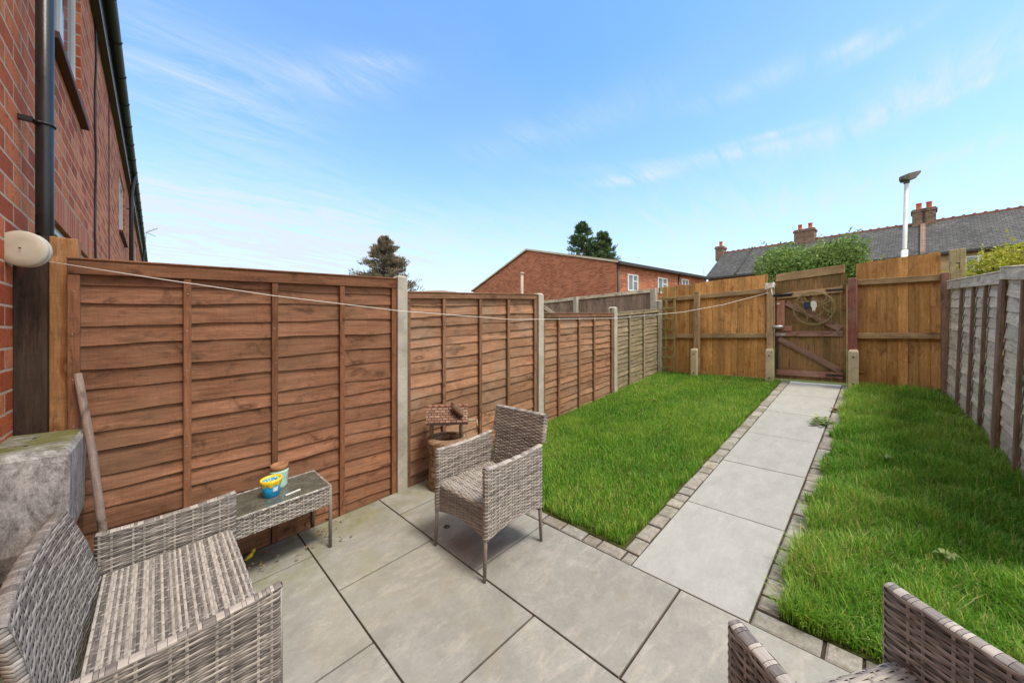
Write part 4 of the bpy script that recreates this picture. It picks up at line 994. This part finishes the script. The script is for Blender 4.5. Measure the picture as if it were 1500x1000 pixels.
# furniture stands plumb on the sloping paving: its feet and rails follow the fall
for r_,yw in SHEAR:
    for c in r_.children_recursive:
        if c.type!='MESH': continue
        me=c.data; co_=np.empty(len(me.vertices)*3,dtype=np.float32); me.vertices.foreach_get('co',co_); co_=co_.reshape(-1,3)
        co_[:,2]+=.085*(co_[:,0]*math.cos(yw)-co_[:,1]*math.sin(yw)); me.vertices.foreach_set('co',co_.ravel()); me.update()

# ---------------------------------------------------------------- neighbours' fence behind
t=thing('neighbour_fence',(7.13,3.2,.8),'greyish vertical board fence of the next garden above the tan panel','fence'); m=MB(); rr=random.Random(31); y=.02
while y<5.2:
    zt=1.62-.02*y; m.box(-.008+.004*(int(y*10)%2),.006+.004*(int(y*10)%2),y,y+.098,0,zt,'z',rr.random()); y+=.1
m.build('boards',M['pale'],t); m=MB(); m.bar((-.02,.0,1.635),(-.02,5.2,1.545),.035,.07,(0,0,1)); m.build('top_rail',M['grey'],t)
m=MB(); m.bar((-.04,2.2,1.05),(-.04,3.0,1.50),.08,.03,(1,0,0)); m.build('brace',M['grey'],t)
for yy,zt in ((0.03,1.66),(1.9,1.63),(3.2,1.58)):
    m=MB(); m.box(-.12,-.03,yy-.05,yy+.05,0,zt,'z'); m.build('post',M['post'],t,bevel=.004)

# ---------------------------------------------------------------- distant brick gable building
def g3(u,w,z): a=cam2g(u,w); return (a[0],a[1],z)
class Fr:   # a frame of distant building: origin + direction along + direction into depth
    def __init__(s,u,w,d1,d2): s.o=Vector((u,w)); s.a=Vector(d1).normalized(); s.b=Vector(d2).normalized()
    def P(s,i,j,z): q=s.o+s.a*i+s.b*j; return g3(q.x,q.y,z)
def fwall(m,fr,p0,p1,z0,z1,z2=None):
    a=fr.P(*p0,z0);b=fr.P(*p1,z0);c=fr.P(*p1,z2 if z2 else z1);d=fr.P(*p0,z1); L=math.hypot(p1[0]-p0[0],p1[1]-p0[1]); m.add([a,b,c,d],[(0,1,2,3)],[(0,z0,0),(L,z0,0),(L,z2 if z2 else z1,0),(0,z1,0)],.5)
def fbox(m,fr,i0,i1,j0,j1,z0,z1):
    P=[fr.P(i,j,z) for z in (z0,z1) for i,j in ((i0,j0),(i1,j0),(i1,j1),(i0,j1))]
    Li=abs(i1-i0);Lj=abs(j1-j0)
    for q,(L) in zip(((0,1,5,4),(1,2,6,5),(2,3,7,6),(3,0,4,7)),(Li,Lj,Li,Lj)):
        m.add([P[k] for k in q],[(0,1,2,3)],[(0,z0,0),(L,z0,0),(L,z1,0),(0,z1,0)],.5)
    m.add([P[4],P[5],P[6],P[7]],[(0,1,2,3)],[(0,0,0),(Li,0,0),(Li,Lj,0),(0,Lj,0)],.5)
W0=22.; fr=Fr(.286*W0,W0,(.818,.576),(-.576,.818)); ze=1.55+.196*W0; gw=17.6; zp=9.8*W0/27+.25; Lb=10.6
b1=thing('brick_building',(*fr.P(0,0,0)[:2],.8),'long low red brick building with a gable end beyond the left fences','building'); 
def child(m,name,mat,par,**k):
    o=m.build(name,mat,**k); o.parent=par; o.matrix_parent_inverse=Matrix.Translation(par.location).inverted(); return o
m=MB(); z0=.6
fwall(m,fr,(Lb,0),(0,0),z0,ze)
c=fr.P(0,gw/2,zp)
P0=fr.P(0,0,z0);P1=fr.P(0,gw,z0);P2=fr.P(0,gw,ze);P4=fr.P(0,0,ze); m.add([P0,P1,P2,c,P4],[(0,1,2,3,4)],[(0,z0,0),(gw,z0,0),(gw,ze,0),(gw/2,zp,0),(0,ze,0)],.5)
fwall(m,fr,(Lb,gw),(0,gw),z0,ze); fwall(m,fr,(Lb,0),(Lb,gw),z0,ze)
child(m,'wall',M['farbrick'],b1)
m=MB(); ov=.25
def roofq(m,fr,i0,i1,j0,z0_,j1,z1_,th=.12):
    a=fr.P(i0,j0,z0_);b=fr.P(i1,j0,z0_);c=fr.P(i1,j1,z1_);d=fr.P(i0,j1,z1_); L=abs(i1-i0);Hs=math.hypot(j1-j0,z1_-z0_)
    lo=[(x,y,z-th) for x,y,z in (a,b,c,d)]
    m.add([a,b,c,d]+lo,[(0,1,2,3),(7,6,5,4),(0,4,5,1),(1,5,6,2),(3,7,4,0)],[(0,0,0),(L,0,0),(L,Hs,0),(0,Hs,0)]*2,.5)
sl=(zp-ze)/(gw/2)
roofq(m,fr,-.12,Lb+.1,-ov,ze-ov*sl+.16,gw/2,zp+.16); roofq(m,fr,-.12,Lb+.1,gw+ov,ze-ov*sl+.16,gw/2,zp+.16)
child(m,'roof',M['tile'],b1)
for j0,j1,za_,zb_ in ((-ov,gw/2,ze-ov*sl,zp),(gw+ov,gw/2,ze-ov*sl,zp)):
    m=MB(); a=fr.P(-.15,j0,za_);b=fr.P(-.15,j1,zb_); L_=(Vector(a)-Vector(b)).length
    c4=[(p_[0],p_[1],p_[2]+d) for p_ in (a,b) for d in (.04,.17)]; q4=[fr.P(-.05,j0,za_),fr.P(-.05,j1,zb_)]; c5=[(p_[0],p_[1],p_[2]+d) for p_ in q4 for d in (.04,.17)]
    m.add(c4+c5,[(0,2,3,1),(1,3,7,5),(0,4,6,2)],[(0,0,0)]*8,.5); child(m,'verge',M['grey'],b1)
m=MB(); fbox(m,fr,-.05,Lb,-.30,-.2,ze-.1,ze+.06); child(m,'gutter',M['gutter'],b1)
m=MB(); q=fr; m.tube([fr.P(.12,-.06,z0),fr.P(.12,-.06,ze)],.07,8); child(m,'downpipe',M['gutter'],b1)
m=MB(); m.tube([fr.P(6.7,-.06,z0),fr.P(6.7,-.06,ze)],.05,8); child(m,'downpipe',M['gutter'],b1)
def wall_at(x):   # distance along side wall that projects to image x
    u=(x-750)/535.; return (u*W0-.286*W0)/(.818-.576*u)
for xa,xb,ya,yb in ((919,934,402,440),(963,977,407,440),(998,1008,409,440)):
    ia,ib=wall_at(xa),wall_at(xb); wd=W0+.576*(ia+ib)/2; zt=1.55+(490-ya)/535*wd; zb=zt-1.05
    m=MB()
    s=.08
    for a_,b_2,c_,d_ in ((ia,ib,zb,zb+s),(ia,ib,zt-s,zt),(ia,ia+s,zb+s,zt-s),(ib-s,ib,zb+s,zt-s),((ia+ib)/2-.04,(ia+ib)/2+.04,zb+s,zt-s)): fbox(m,fr,a_,b_2,-.05,0.02,c_,d_)
    fbox(m,fr,(ia+ib)/2+.04,ib-s,-.045,0.02,zt-.45,zt-.39)
    w_=child(m,'window',M['white'],b1); m=MB(); fbox(m,fr,ia+s,ib-s,-.02,.03,zb+s,zt-s); child(m,'pane',M['farglass'],w_)
    w_.children[0].parent=w_; w_.children[0].matrix_parent_inverse=w_.matrix_world.inverted()@Matrix.Translation((0,0,0)); 
# vent stack in front of gable
t=thing('flue_pipe',g3(.0275*20,20,.8),'slim pale flue pipe standing before the brick gable end','pipe'); m=MB(); m.tube([(0,0,0),(0,0,1.55+90/535*20-.8)],.08,8); m.tube([(0,0,1.55+88/535*20-.8),(0,0,1.55+91/535*20-.8)],.11,8); m.build('pipe',plain('beige_flue',(.42,.33,.25),.7,.3,.2,4),t)

# small far roofs
def farhouse(name,u,w,hw,zr,zeave,label,rm,dirv=(1,.1)):
    fr2=Fr(u*w,w,dirv,(-dirv[1],dirv[0])); b=thing(name,(*fr2.P(0,0,0)[:2],.8),label,'house'); m=MB(); fbox(m,fr2,-hw,hw,0,7,.5,zeave); child(m,'wall',M['farbrick'],b)
    m=MB()
    e=[fr2.P(i,j,zeave) for i,j in ((-hw-.3,-.3),(hw+.3,-.3),(hw+.3,7.3),(-hw-.3,7.3))]; r=[fr2.P(-hw*.25,3.5,zr),fr2.P(hw*.25,3.5,zr)]
    m.add(e+r,[(0,1,5,4),(2,3,4,5),(1,2,5),(3,0,4)],[(0,0,0),(8,0,0),(8,8,0),(0,8,0),(2,4,0),(6,4,0)],.5); child(m,'roof',rm,b)
farhouse('far_house',(640-750)/535,44,2.6,7.3,6.6,'tiny brown hipped roof peeping over the brown fence between tree and gable',M['tile'])
farhouse('far_house',(1018-750)/535,48,4.2,9.6,8.0,'low brown tiled roof between the brick building and the terrace',M['tile'],(1,.3))

# ---------------------------------------------------------------- terrace with slate roof
ft=Fr(16.4,30.5,(.663,-.748),(.748,.663)); ZE=6.35; ZR=9.0; LT=25.; DT=4.1
b2=thing('terraced_houses',(*ft.P(0,0,0)[:2],.8),'row of old terraced houses with grey slate roof and chimneys beyond the gate','houses')
m=MB(); fwall(m,ft,(0,0),(LT,0),.6,ZE-.28); 
Pq=[ft.P(0,0,.6),ft.P(0,2*DT,.6),ft.P(0,2*DT,ZE),ft.P(0,DT,ZR),ft.P(0,0,ZE)]; m.add(Pq,[(0,1,2,3,4)],[(0,0,0),(8,0,0),(8,6,0),(4,8,0),(0,6,0)],.5); fwall(m,ft,(0,2*DT),(LT,2*DT),.6,ZE)
child(m,'wall',M['yellowbrick'],b2)
m=MB(); m2=MB(); fbox(m,ft,0,LT,-.03,.0,ZE-.28,ZE-.02); child(m,'eaves_band',M['farbrick'],b2)
m=MB(); roofq(m,ft,-.2,LT,-.3,ZE-.12,DT,ZR); roofq(m,ft,-.2,LT,2*DT+.3,ZE-.12,DT,ZR); rf=child(m,'roof',M['slate'],b2)
m=MB(); i=-.2
while i<LT: 
    fbox(m,ft,i,i+.30,DT-.10,DT+.10,ZR-.06,ZR+.05); fbox(m,ft,i+.30,i+.42,DT-.10,DT+.10,ZR-.06,ZR+.10); i+=.42
child(m,'ridge_tiles',M['ridge'],b2)
m=MB(); fbox(m,ft,0,LT,-.40,-.29,ZE-.24,ZE-.10); child(m,'gutter',M['gutter'],b2)
def t_along(x,j=0):
    u=(x-750)/535.; o=ft.o+ft.b*j; return (u*o.y-o.x)/(ft.a.x-u*ft.a.y)
def stack(x,npots,wd,name='chimney',hh=1.0,dz=0):
    i=t_along(x,DT); c=MB(); fbox(c,ft,i-wd/2,i+wd/2,DT-.45,DT+.45,ZR-.7,ZR+hh); fbox(c,ft,i-wd/2-.06,i+wd/2+.06,DT-.51,DT+.51,ZR+hh-.22,ZR+hh-.08)
    ch=child(c,'chimney',M['chimbrick'],b2)
    for k in range(npots):
        jj=(k-(npots-1)/2)*.42; q=MB(); p_=ft.P(i,DT+jj,ZR+hh); q.lathe(p_,[(.15,0),(.13,.1),(.125,.40),(.15,.42),(.15,.46),(.10,.46)],14); o=q.build('chimney_pot',M['pot']); o.parent=ch; 
        o.matrix_parent_inverse=Matrix.Translation(b2.location).inverted()@Matrix.Identity(4) if False else Matrix.Identity(4)
        o.matrix_parent_inverse=(Matrix.Translation((0,0,0)))
for x,n_,w_ in ((1056,1,.62),(1172,1,.62),(1187,1,.62),(1346,1,.60),(1361,1,.60)): stack(x,n_,w_,hh=.85 if x>1100 else .6)
# party wall strip on roof, light verge strip
for x,wd_,mt in ((1352,.22,'chimbrick'),(1102,.10,'slate')):
    i=t_along(x,DT); m=MB(); a=ft.P(i-wd_/2,-.3,ZE-.10);b=ft.P(i+wd_/2,-.3,ZE-.10);c=ft.P(i+wd_/2,DT,ZR+.02);d=ft.P(i-wd_/2,DT,ZR+.02)
    up_=lambda p_:(p_[0],p_[1],p_[2]+.14); m.add([a,b,c,d,up_(a),up_(b),up_(c),up_(d)],[(4,5,6,7),(0,1,5,4),(3,7,4,0),(1,2,6,5)],[(0,0,0),(.2,0,0),(.2,5,0),(0,5,0)]*2,.5); child(m,'party_wall',M[mt],b2)
for x,wd_ in ((1433,.95),):
    i=t_along(x,0); zt=ZE-.45; m=MB(); s=.07
    for a_,b_2,c_,d_ in ((i-wd_/2,i+wd_/2,zt-s,zt),(i-wd_/2,i-wd_/2+s,zt-1.3,zt-s),(i+wd_/2-s,i+wd_/2,zt-1.3,zt-s),(i-.03,i+.03,zt-1.3,zt-s),(i-wd_/2,i+wd_/2,zt-1.38,zt-1.3)): fbox(m,ft,a_,b_2,-.08,-.005,c_,d_)
    w_=child(m,'window',M['white'],b2); m=MB(); fbox(m,ft,i-wd_/2+s,i+wd_/2-s,-.04,-.003,zt-1.3,zt-s); p_=child(m,'pane',M['farglass'],w_)

# fix: objects whose parents carry a location but whose meshes hold world coordinates
bpy.context.view_layer.update()
def worldfix(root):
    for c in root.children_recursive:
        c.matrix_parent_inverse=Matrix.Identity(4); c.location=(0,0,0)
    for c in root.children: c.matrix_parent_inverse=Matrix.Translation(root.location).inverted()
for r_ in [b1,b2]+[o for o in list(COL.objects) if o.name.startswith('far_house')]: worldfix(r_)

# ---------------------------------------------------------------- street lamp
w=11.; P=g3((1320-750)/535*w,w,.8); t=thing('street_lamp',P,'tall pale street lamp with flat dark head behind the gate','street lamp')
P1=Vector(g3((1328-750)/535*w,w,1.55+(490-268)/535*w))-Vector(P); Pm=P1*.62; r1=MB(); r1.tube([(0,0,0),tuple(Pm)],[.085,.075],16); r1.build('lower_shaft',M['lamp_low'],t)
r1=MB(); r1.tube([tuple(Pm),tuple(Pm*1.01),tuple(P1)],[.075,.052,.048],14); r1.build('upper_shaft',M['lamp'],t)
rt=Vector((AX,-AY,0)); m=MB(); m.tube([tuple(P1-Vector((0,0,.02))),tuple(P1+Vector((0,0,.10)))],.07,10)
c=P1+Vector((0,0,.14)); fw=Vector((AY,AX,0))
vs=[]
for (s,z0_,z1_,hw) in ((-.16,-.05,.05,.07),(-.05,-.10,.11,.13),(.12,-.06,.15,.15),(.32,.13,.20,.11)):
    for hz,k in ((z0_,-1),(z0_,1),(z1_,1),(z1_,-1)): vs.append(c+rt*s+fw*hw*k+Vector((0,0,hz)))
m.add(vs,[(3,2,1,0),(12,13,14,15)]+[(a*4+i,a*4+(i+1)%4,(a+1)*4+(i+1)%4,(a+1)*4+i) for a in range(3) for i in range(4)]); m.build('lamp_head',M['lamp_head'],t,bevel=.01)

# ---------------------------------------------------------------- vegetation
def leaves(m,P,ls,rr,asp=.5,up=.0,tone=None,D0=None):
    """one small folded leaf at each point"""
    n=len(P); az=rr.uniform(0,2*np.pi,n); el=rr.uniform(-.9,1.1,n)+up; d=np.stack([np.cos(az)*np.cos(el),np.sin(az)*np.cos(el),np.sin(el)],1)
    
    if D0 is not None: d=d*.55+np.array(D0)[None]; d/=np.linalg.norm(d,axis=1)[:,None]
    s=rr.normal(0,1,(n,3)); s-=d*(s*d).sum(1)[:,None]; s/=np.linalg.norm(s,axis=1)[:,None]; l=ls*rr.uniform(.6,1.35,n)[:,None]
    V=np.stack([P,P+d*l*.5+s*l*asp*.5,P+d*l,P+d*l*.5-s*l*asp*.5],1).reshape(-1,3); b=len(m.v); m.v+=V.tolist(); m.gc+=V.tolist()
    tn=rr.uniform(0,1,n) if tone is None else np.clip(tone+rr.normal(0,.16,n),0,1)
    m.r+=np.repeat(tn,4).tolist(); m.f+=[(b+4*i,b+4*i+1,b+4*i+2,b+4*i+3) for i in range(n)]; m.sm+=[False]*n
def bush(name,u,w,z0,z1,rad,n,ls,mat,label,cat,seed,nc=26,group=None):
    rr=np.random.default_rng(seed); P=g3(u*w,w,.8); t=thing(name,P,label,cat,group); m=MB()
    h=z1-.8; cz=(z0+z1)/2-.8; hz=(z1-z0)/2
    cs=[]
    for k in range(nc):
        a=rr.uniform(0,6.28); e=rr.uniform(-.4,1.); q=rr.uniform(.45,.86); cs.append((rad*q*math.cos(a)*math.cos(e),rad*q*math.sin(a)*math.cos(e),cz+hz*q*math.sin(e)*1.0))
    tn=rr.uniform(.2,.8,nc)
    for k,c in enumerate(cs):
        nn=n//nc; d=rr.normal(0,1,(nn,3)); d/=np.linalg.norm(d,axis=1)[:,None]; rd=rr.uniform(.5,1.08,nn)[:,None]**.6; sz=rad*rr.uniform(.22,.36)
        Q=np.array(c)+d*rd*sz*np.array([1,1,.8]); leaves(m,Q,ls,rr,.55,.2,tn[k])
    # stray shoots
    for k in range(nc):
        c=np.array(cs[k]); dr=c-np.array([0,0,cz*.6]); dr/=np.linalg.norm(dr)+1e-6; s=np.linspace(.25,.52,16)[:,None]*rad*.9; leaves(m,c+dr*s*rr.uniform(.6,1.1)+rr.normal(0,.02,(16,3)),ls,rr,.5,.3,tn[k])
    m.build('crown',mat,t); q=MB(); q.tube([(0,0,-.1),(.05,.02,cz*.5),(0,0,cz)],[.09,.07,.04],8)
    for k in range(0,nc,3): q.tube([(0,0,cz*.4),tuple(Vector((0,0,cz*.4)).lerp(Vector(cs[k]),.5)+Vector((0,0,.1))),cs[k]],[.04,.025,.01],6)
    q.build('trunk',M['bark'],t); return t
bush('garden_tree',(1190-750)/535,13.,2.8,1.55+138/535*13,1.72,24000,.095,M['bush'],'rounded green leafy tree behind the gate in front of the terrace','tree',3,34)
bush('golden_shrub',(1500-750)/535,6.6,1.9,1.55+128/535*6.6,1.0,12000,.055,M['ybush'],'bright yellow green shrub above the grey right fence','shrub',5,34)
def conifer(u,w,z1,rad,mat,label,seed,n=7000,tops=1,wob=.25,z0=2.5):
    rr=np.random.default_rng(seed); P=g3(u*w,w,.8); t=thing('conifer_tree',P,label,'tree','conifers beyond the fences'); m=MB(); q=MB(); h=z1-.8
    for tp in range(tops):
        ox,oy=(0,0) if tops==1 else ((tp-(tops-1)/2)*rad*.62,rr.uniform(-.3,.3)); hh=h*(1 if tp==0 else rr.uniform(.86,.95)); ra=rad*(1 if tops==1 else .85)
        ox2,oy2=ox*AX,-ox*AY
        q.tube([(0,0,-.2),(ox2*.6,oy2*.6,hh*.5),(ox2,oy2,hh*.97)],[.28,.16,.03],8)
        nb=330//tops+30
        for k in range(nb):
            f_=rr.uniform(.0,1)**.8; z=z0+(hh-z0)*f_; L=ra*(1-f_)**.75*1.25*rr.uniform(.45,1.15)+.10; a=rr.uniform(0,6.28); dz=rr.uniform(-.1,.35)*L
            nn=n//(nb*tops); s=rr.uniform(.12,1,nn)**.7; base=np.array([ox2*(.3+.7*f_),oy2*(.3+.7*f_),z]); D=np.array([math.cos(a)*L,math.sin(a)*L,dz]); Q=base+s[:,None]*D+rr.normal(0,1,(nn,3))*np.array([.09,.09,.07])*(.5+L*.35)
            leaves(m,Q,.30,rr,.28,.25,rr.uniform(.1,.95),D/np.linalg.norm(D)*.8+np.array([0,0,.35]))
            if k%4==0: q.tube([tuple(base),tuple(base+D*.9)],[.035,.01],4)
    m.build('crown',mat,t); q.build('trunk',M['bark'],t)
conifer((563-750)/535,40,1.55+141/535*40,3.6,M['conb'],'pale brownish conifer above the fence on the left',11,34000,1)
conifer((868-750)/535,36,1.55+162/535*36,3.4,M['cong'],'dark green conifer with several tips behind the brick building',12,34000,2)
# bare twigs behind back fence
m=MB(); rr=random.Random(8)
for (x,w_) in ((1028,9.5),(1340,16)):
    b=Vector(g3((x-750)/535*w_,w_,2.2))
    if x>1100: continue
    for k in range(5):
        e=b+Vector((rr.uniform(-.2,.2),rr.uniform(-.2,.2),rr.uniform(.5,1.1))); m.tube([tuple(b),tuple(b.lerp(e,.5)+Vector((rr.uniform(-.05,.05),0,0))),tuple(e)],[.008,.006,.002],5)
    m.tube([(b.x,b.y,.7),tuple(b)],[.014,.008],6)
m.build('bare_shrub',M['bark'],label='thin bare twigs poking above the back fence left of the gate',cat='shrub')

# ---------------------------------------------------------------- light, sky, camera
SUN_EL=R(64); SUN_V=Vector((.10,-.95)).normalized()
rot=math.atan2(SUN_V.x,SUN_V.y)
sd=Vector((SUN_V.x*math.cos(SUN_EL),SUN_V.y*math.cos(SUN_EL),math.sin(SUN_EL)))
L=bpy.data.lights.new('sun','SUN'); L.energy=1.5; L.angle=R(15); L.color=(1,.93,.83)
lo=bpy.data.objects.new('sun',L); COL.objects.link(lo); lo.rotation_euler=sd.to_track_quat('Z','Y').to_euler(); lo.location=(0,0,12)
W=bpy.data.worlds.new('World'); S.world=W; W.use_nodes=True; nt=W.node_tree; N=nt.nodes; LK=nt.links
bg=N['Background']; sky=N.new('ShaderNodeTexSky'); sky.sky_type='NISHITA'; sky.sun_disc=False; sky.sun_elevation=SUN_EL; sky.sun_rotation=rot; sky.air_density=1.0; sky.dust_density=.6; sky.ozone_density=2.0; sky.altitude=0
tc=N.new('ShaderNodeTexCoord'); sp=N.new('ShaderNodeSeparateXYZ'); LK.new(tc.outputs['Generated'],sp.inputs[0])
def wm(op,a,b=0.):
    n=N.new('ShaderNodeMath'); n.operation=op
    for i,v in enumerate((a,b)):
        if isinstance(v,bpy.types.NodeSocket): LK.new(v,n.inputs[i])
        else: n.inputs[i].default_value=v
    return n.outputs[0]
zc=wm('ADD',wm('MAXIMUM',sp.outputs[2],0.),.16)
cb=N.new('ShaderNodeCombineXYZ'); LK.new(wm('DIVIDE',sp.outputs[0],zc),cb.inputs[0]); LK.new(wm('DIVIDE',sp.outputs[1],zc),cb.inputs[1])
def wn(sc,rotz,loc,size,det,ro,dist):
    mp=N.new('ShaderNodeMapping'); LK.new(cb.outputs[0],mp.inputs[0]); mp.inputs['Scale'].default_value=sc; mp.inputs['Rotation'].default_value=(0,0,rotz); mp.inputs['Location'].default_value=loc
    n=N.new('ShaderNodeTexNoise'); LK.new(mp.outputs[0],n.inputs[0]); n.inputs['Scale'].default_value=size; n.inputs['Detail'].default_value=det; n.inputs['Roughness'].default_value=ro; n.inputs['Distortion'].default_value=dist; return n.outputs[0]
def wr(f,stops):
    n=N.new('ShaderNodeValToRGB'); LK.new(f,n.inputs[0]); e=n.color_ramp.elements
    while len(e)<len(stops): e.new(.5)
    for i,(p_,v) in enumerate(stops): e[i].position=p_; e[i].color=(v,v,v,1)
    return n.outputs[0]
def wsub(nodeval,c): return wm('SUBTRACT',nodeval,c)
az_=N.new('ShaderNodeMath'); az_.operation='ARCTAN2'; LK.new(sp.outputs[0],az_.inputs[0]); LK.new(sp.outputs[1],az_.inputs[1]); az=az_.outputs[0]
elv=wm('ARCSINE',sp.outputs[2])
AZ0=math.atan2(AY,AX)
mask=None
for (x_,y_,sx_,sy_,tl_,am_) in ((300,130,190,60,-12,.8),(480,115,110,22,8,.6),(380,340,330,60,0,1.9),(925,262,52,7,0,1.3),(1085,222,100,7,-3,1.0),(1120,200,60,5,0,.9),(1400,95,170,30,14,.5),(1300,60,70,8,10,.7),(1420,130,60,6,12,.8),(560,90,60,10,5,.6),(1200,290,160,20,0,.3),(1430,215,90,9,8,.8),(1330,150,200,20,10,.7),(1100,125,90,14,4,.6),(1250,66,40,9,5,.8),(960,245,140,9,-4,.5),(1000,330,350,60,0,.45),(820,190,160,22,10,.35)):
    u_=(x_-750)/535.; a0=math.atan(u_); e0=math.atan((490-y_)/535.*math.cos(a0)); sa=sx_/535.*math.cos(a0)**2; se=sy_/535.*math.cos(a0); ct,st_=math.cos(R(tl_)),math.sin(R(tl_))
    da=wsub(az,AZ0+a0); de=wsub(elv,e0)
    p1=wm('DIVIDE',wm('ADD',wm('MULTIPLY',da,ct),wm('MULTIPLY',de,st_)),sa); p2=wm('DIVIDE',wm('SUBTRACT',wm('MULTIPLY',de,ct),wm('MULTIPLY',da,st_)),se)
    g_=wm('MULTIPLY',wm('EXPONENT',wm('MULTIPLY',wm('ADD',wm('MULTIPLY',p1,p1),wm('MULTIPLY',p2,p2)),-1.)),am_)
    mask=g_ if mask is None else wm('ADD',mask,g_)
wisp=wr(wn((.7,3.2,1),R(-50),(1.1,4.2,0),3.4,13,.72,.9),[(.36,.05),(.66,1)])
streak=wm('MULTIPLY',mask,wisp)
c1=wr(wn((.55,2.6,1),R(-38),(3.1,1.7,0),1.3,12,.66,.5),[(.56,0),(.95,.18)])
c2=wr(wn((.6,.9,1),R(20),(.4,5.2,0),.8,10,.6,.3),[(.45,0),(.85,.7)])
el=wr(sp.outputs[2],[(0,1),(.08,.86),(.22,.42),(.40,.14),(.6,0)])
cl=wm('MULTIPLY',wm('MAXIMUM',c1,c2),wr(sp.outputs[2],[(0,1),(.4,.85),(.8,.5)]))
fac=wm('MINIMUM',wm('ADD',wm('ADD',wm('MULTIPLY',el,.78),wm('MULTIPLY',cl,.4)),wm('MULTIPLY',streak,.68)),.97)
hs=N.new('ShaderNodeHueSaturation'); hs.inputs['Saturation'].default_value=1.18; hs.inputs['Value'].default_value=1.12; hs.inputs['Hue'].default_value=.497; LK.new(sky.outputs[0],hs.inputs['Color'])
mx=N.new('ShaderNodeMix'); mx.data_type='RGBA'; LK.new(fac,mx.inputs[0]); LK.new(hs.outputs[0],mx.inputs[6]); mx.inputs[7].default_value=(2.5,2.8,3.1,1)
# unseen broken white cloud added overhead and behind the camera for neutral fill light
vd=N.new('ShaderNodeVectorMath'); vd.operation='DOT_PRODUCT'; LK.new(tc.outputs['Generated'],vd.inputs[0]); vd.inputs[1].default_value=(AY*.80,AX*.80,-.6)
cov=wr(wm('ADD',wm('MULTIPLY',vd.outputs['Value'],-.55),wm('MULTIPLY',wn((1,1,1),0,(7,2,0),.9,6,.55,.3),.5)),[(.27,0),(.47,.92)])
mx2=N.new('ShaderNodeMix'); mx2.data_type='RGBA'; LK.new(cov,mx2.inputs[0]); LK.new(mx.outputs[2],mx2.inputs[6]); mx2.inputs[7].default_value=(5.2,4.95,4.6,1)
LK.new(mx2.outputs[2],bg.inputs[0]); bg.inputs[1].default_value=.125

cam=bpy.data.cameras.new('camera'); co=bpy.data.objects.new('camera',cam); COL.objects.link(co); S.camera=co
co.location=(0,0,H); co.rotation_euler=(R(90),0,-math.asin(AY)); cam.sensor_width=36; cam.lens=535/1500*36; cam.clip_start=.02; cam.clip_end=1000; cam.shift_y=-10/1500
S.view_settings.view_transform='Standard'; S.view_settings.look='None'; S.view_settings.exposure=1.34; S.view_settings.gamma=1
S.render.engine='CYCLES'; S.cycles.max_bounces=6; S.cycles.diffuse_bounces=4
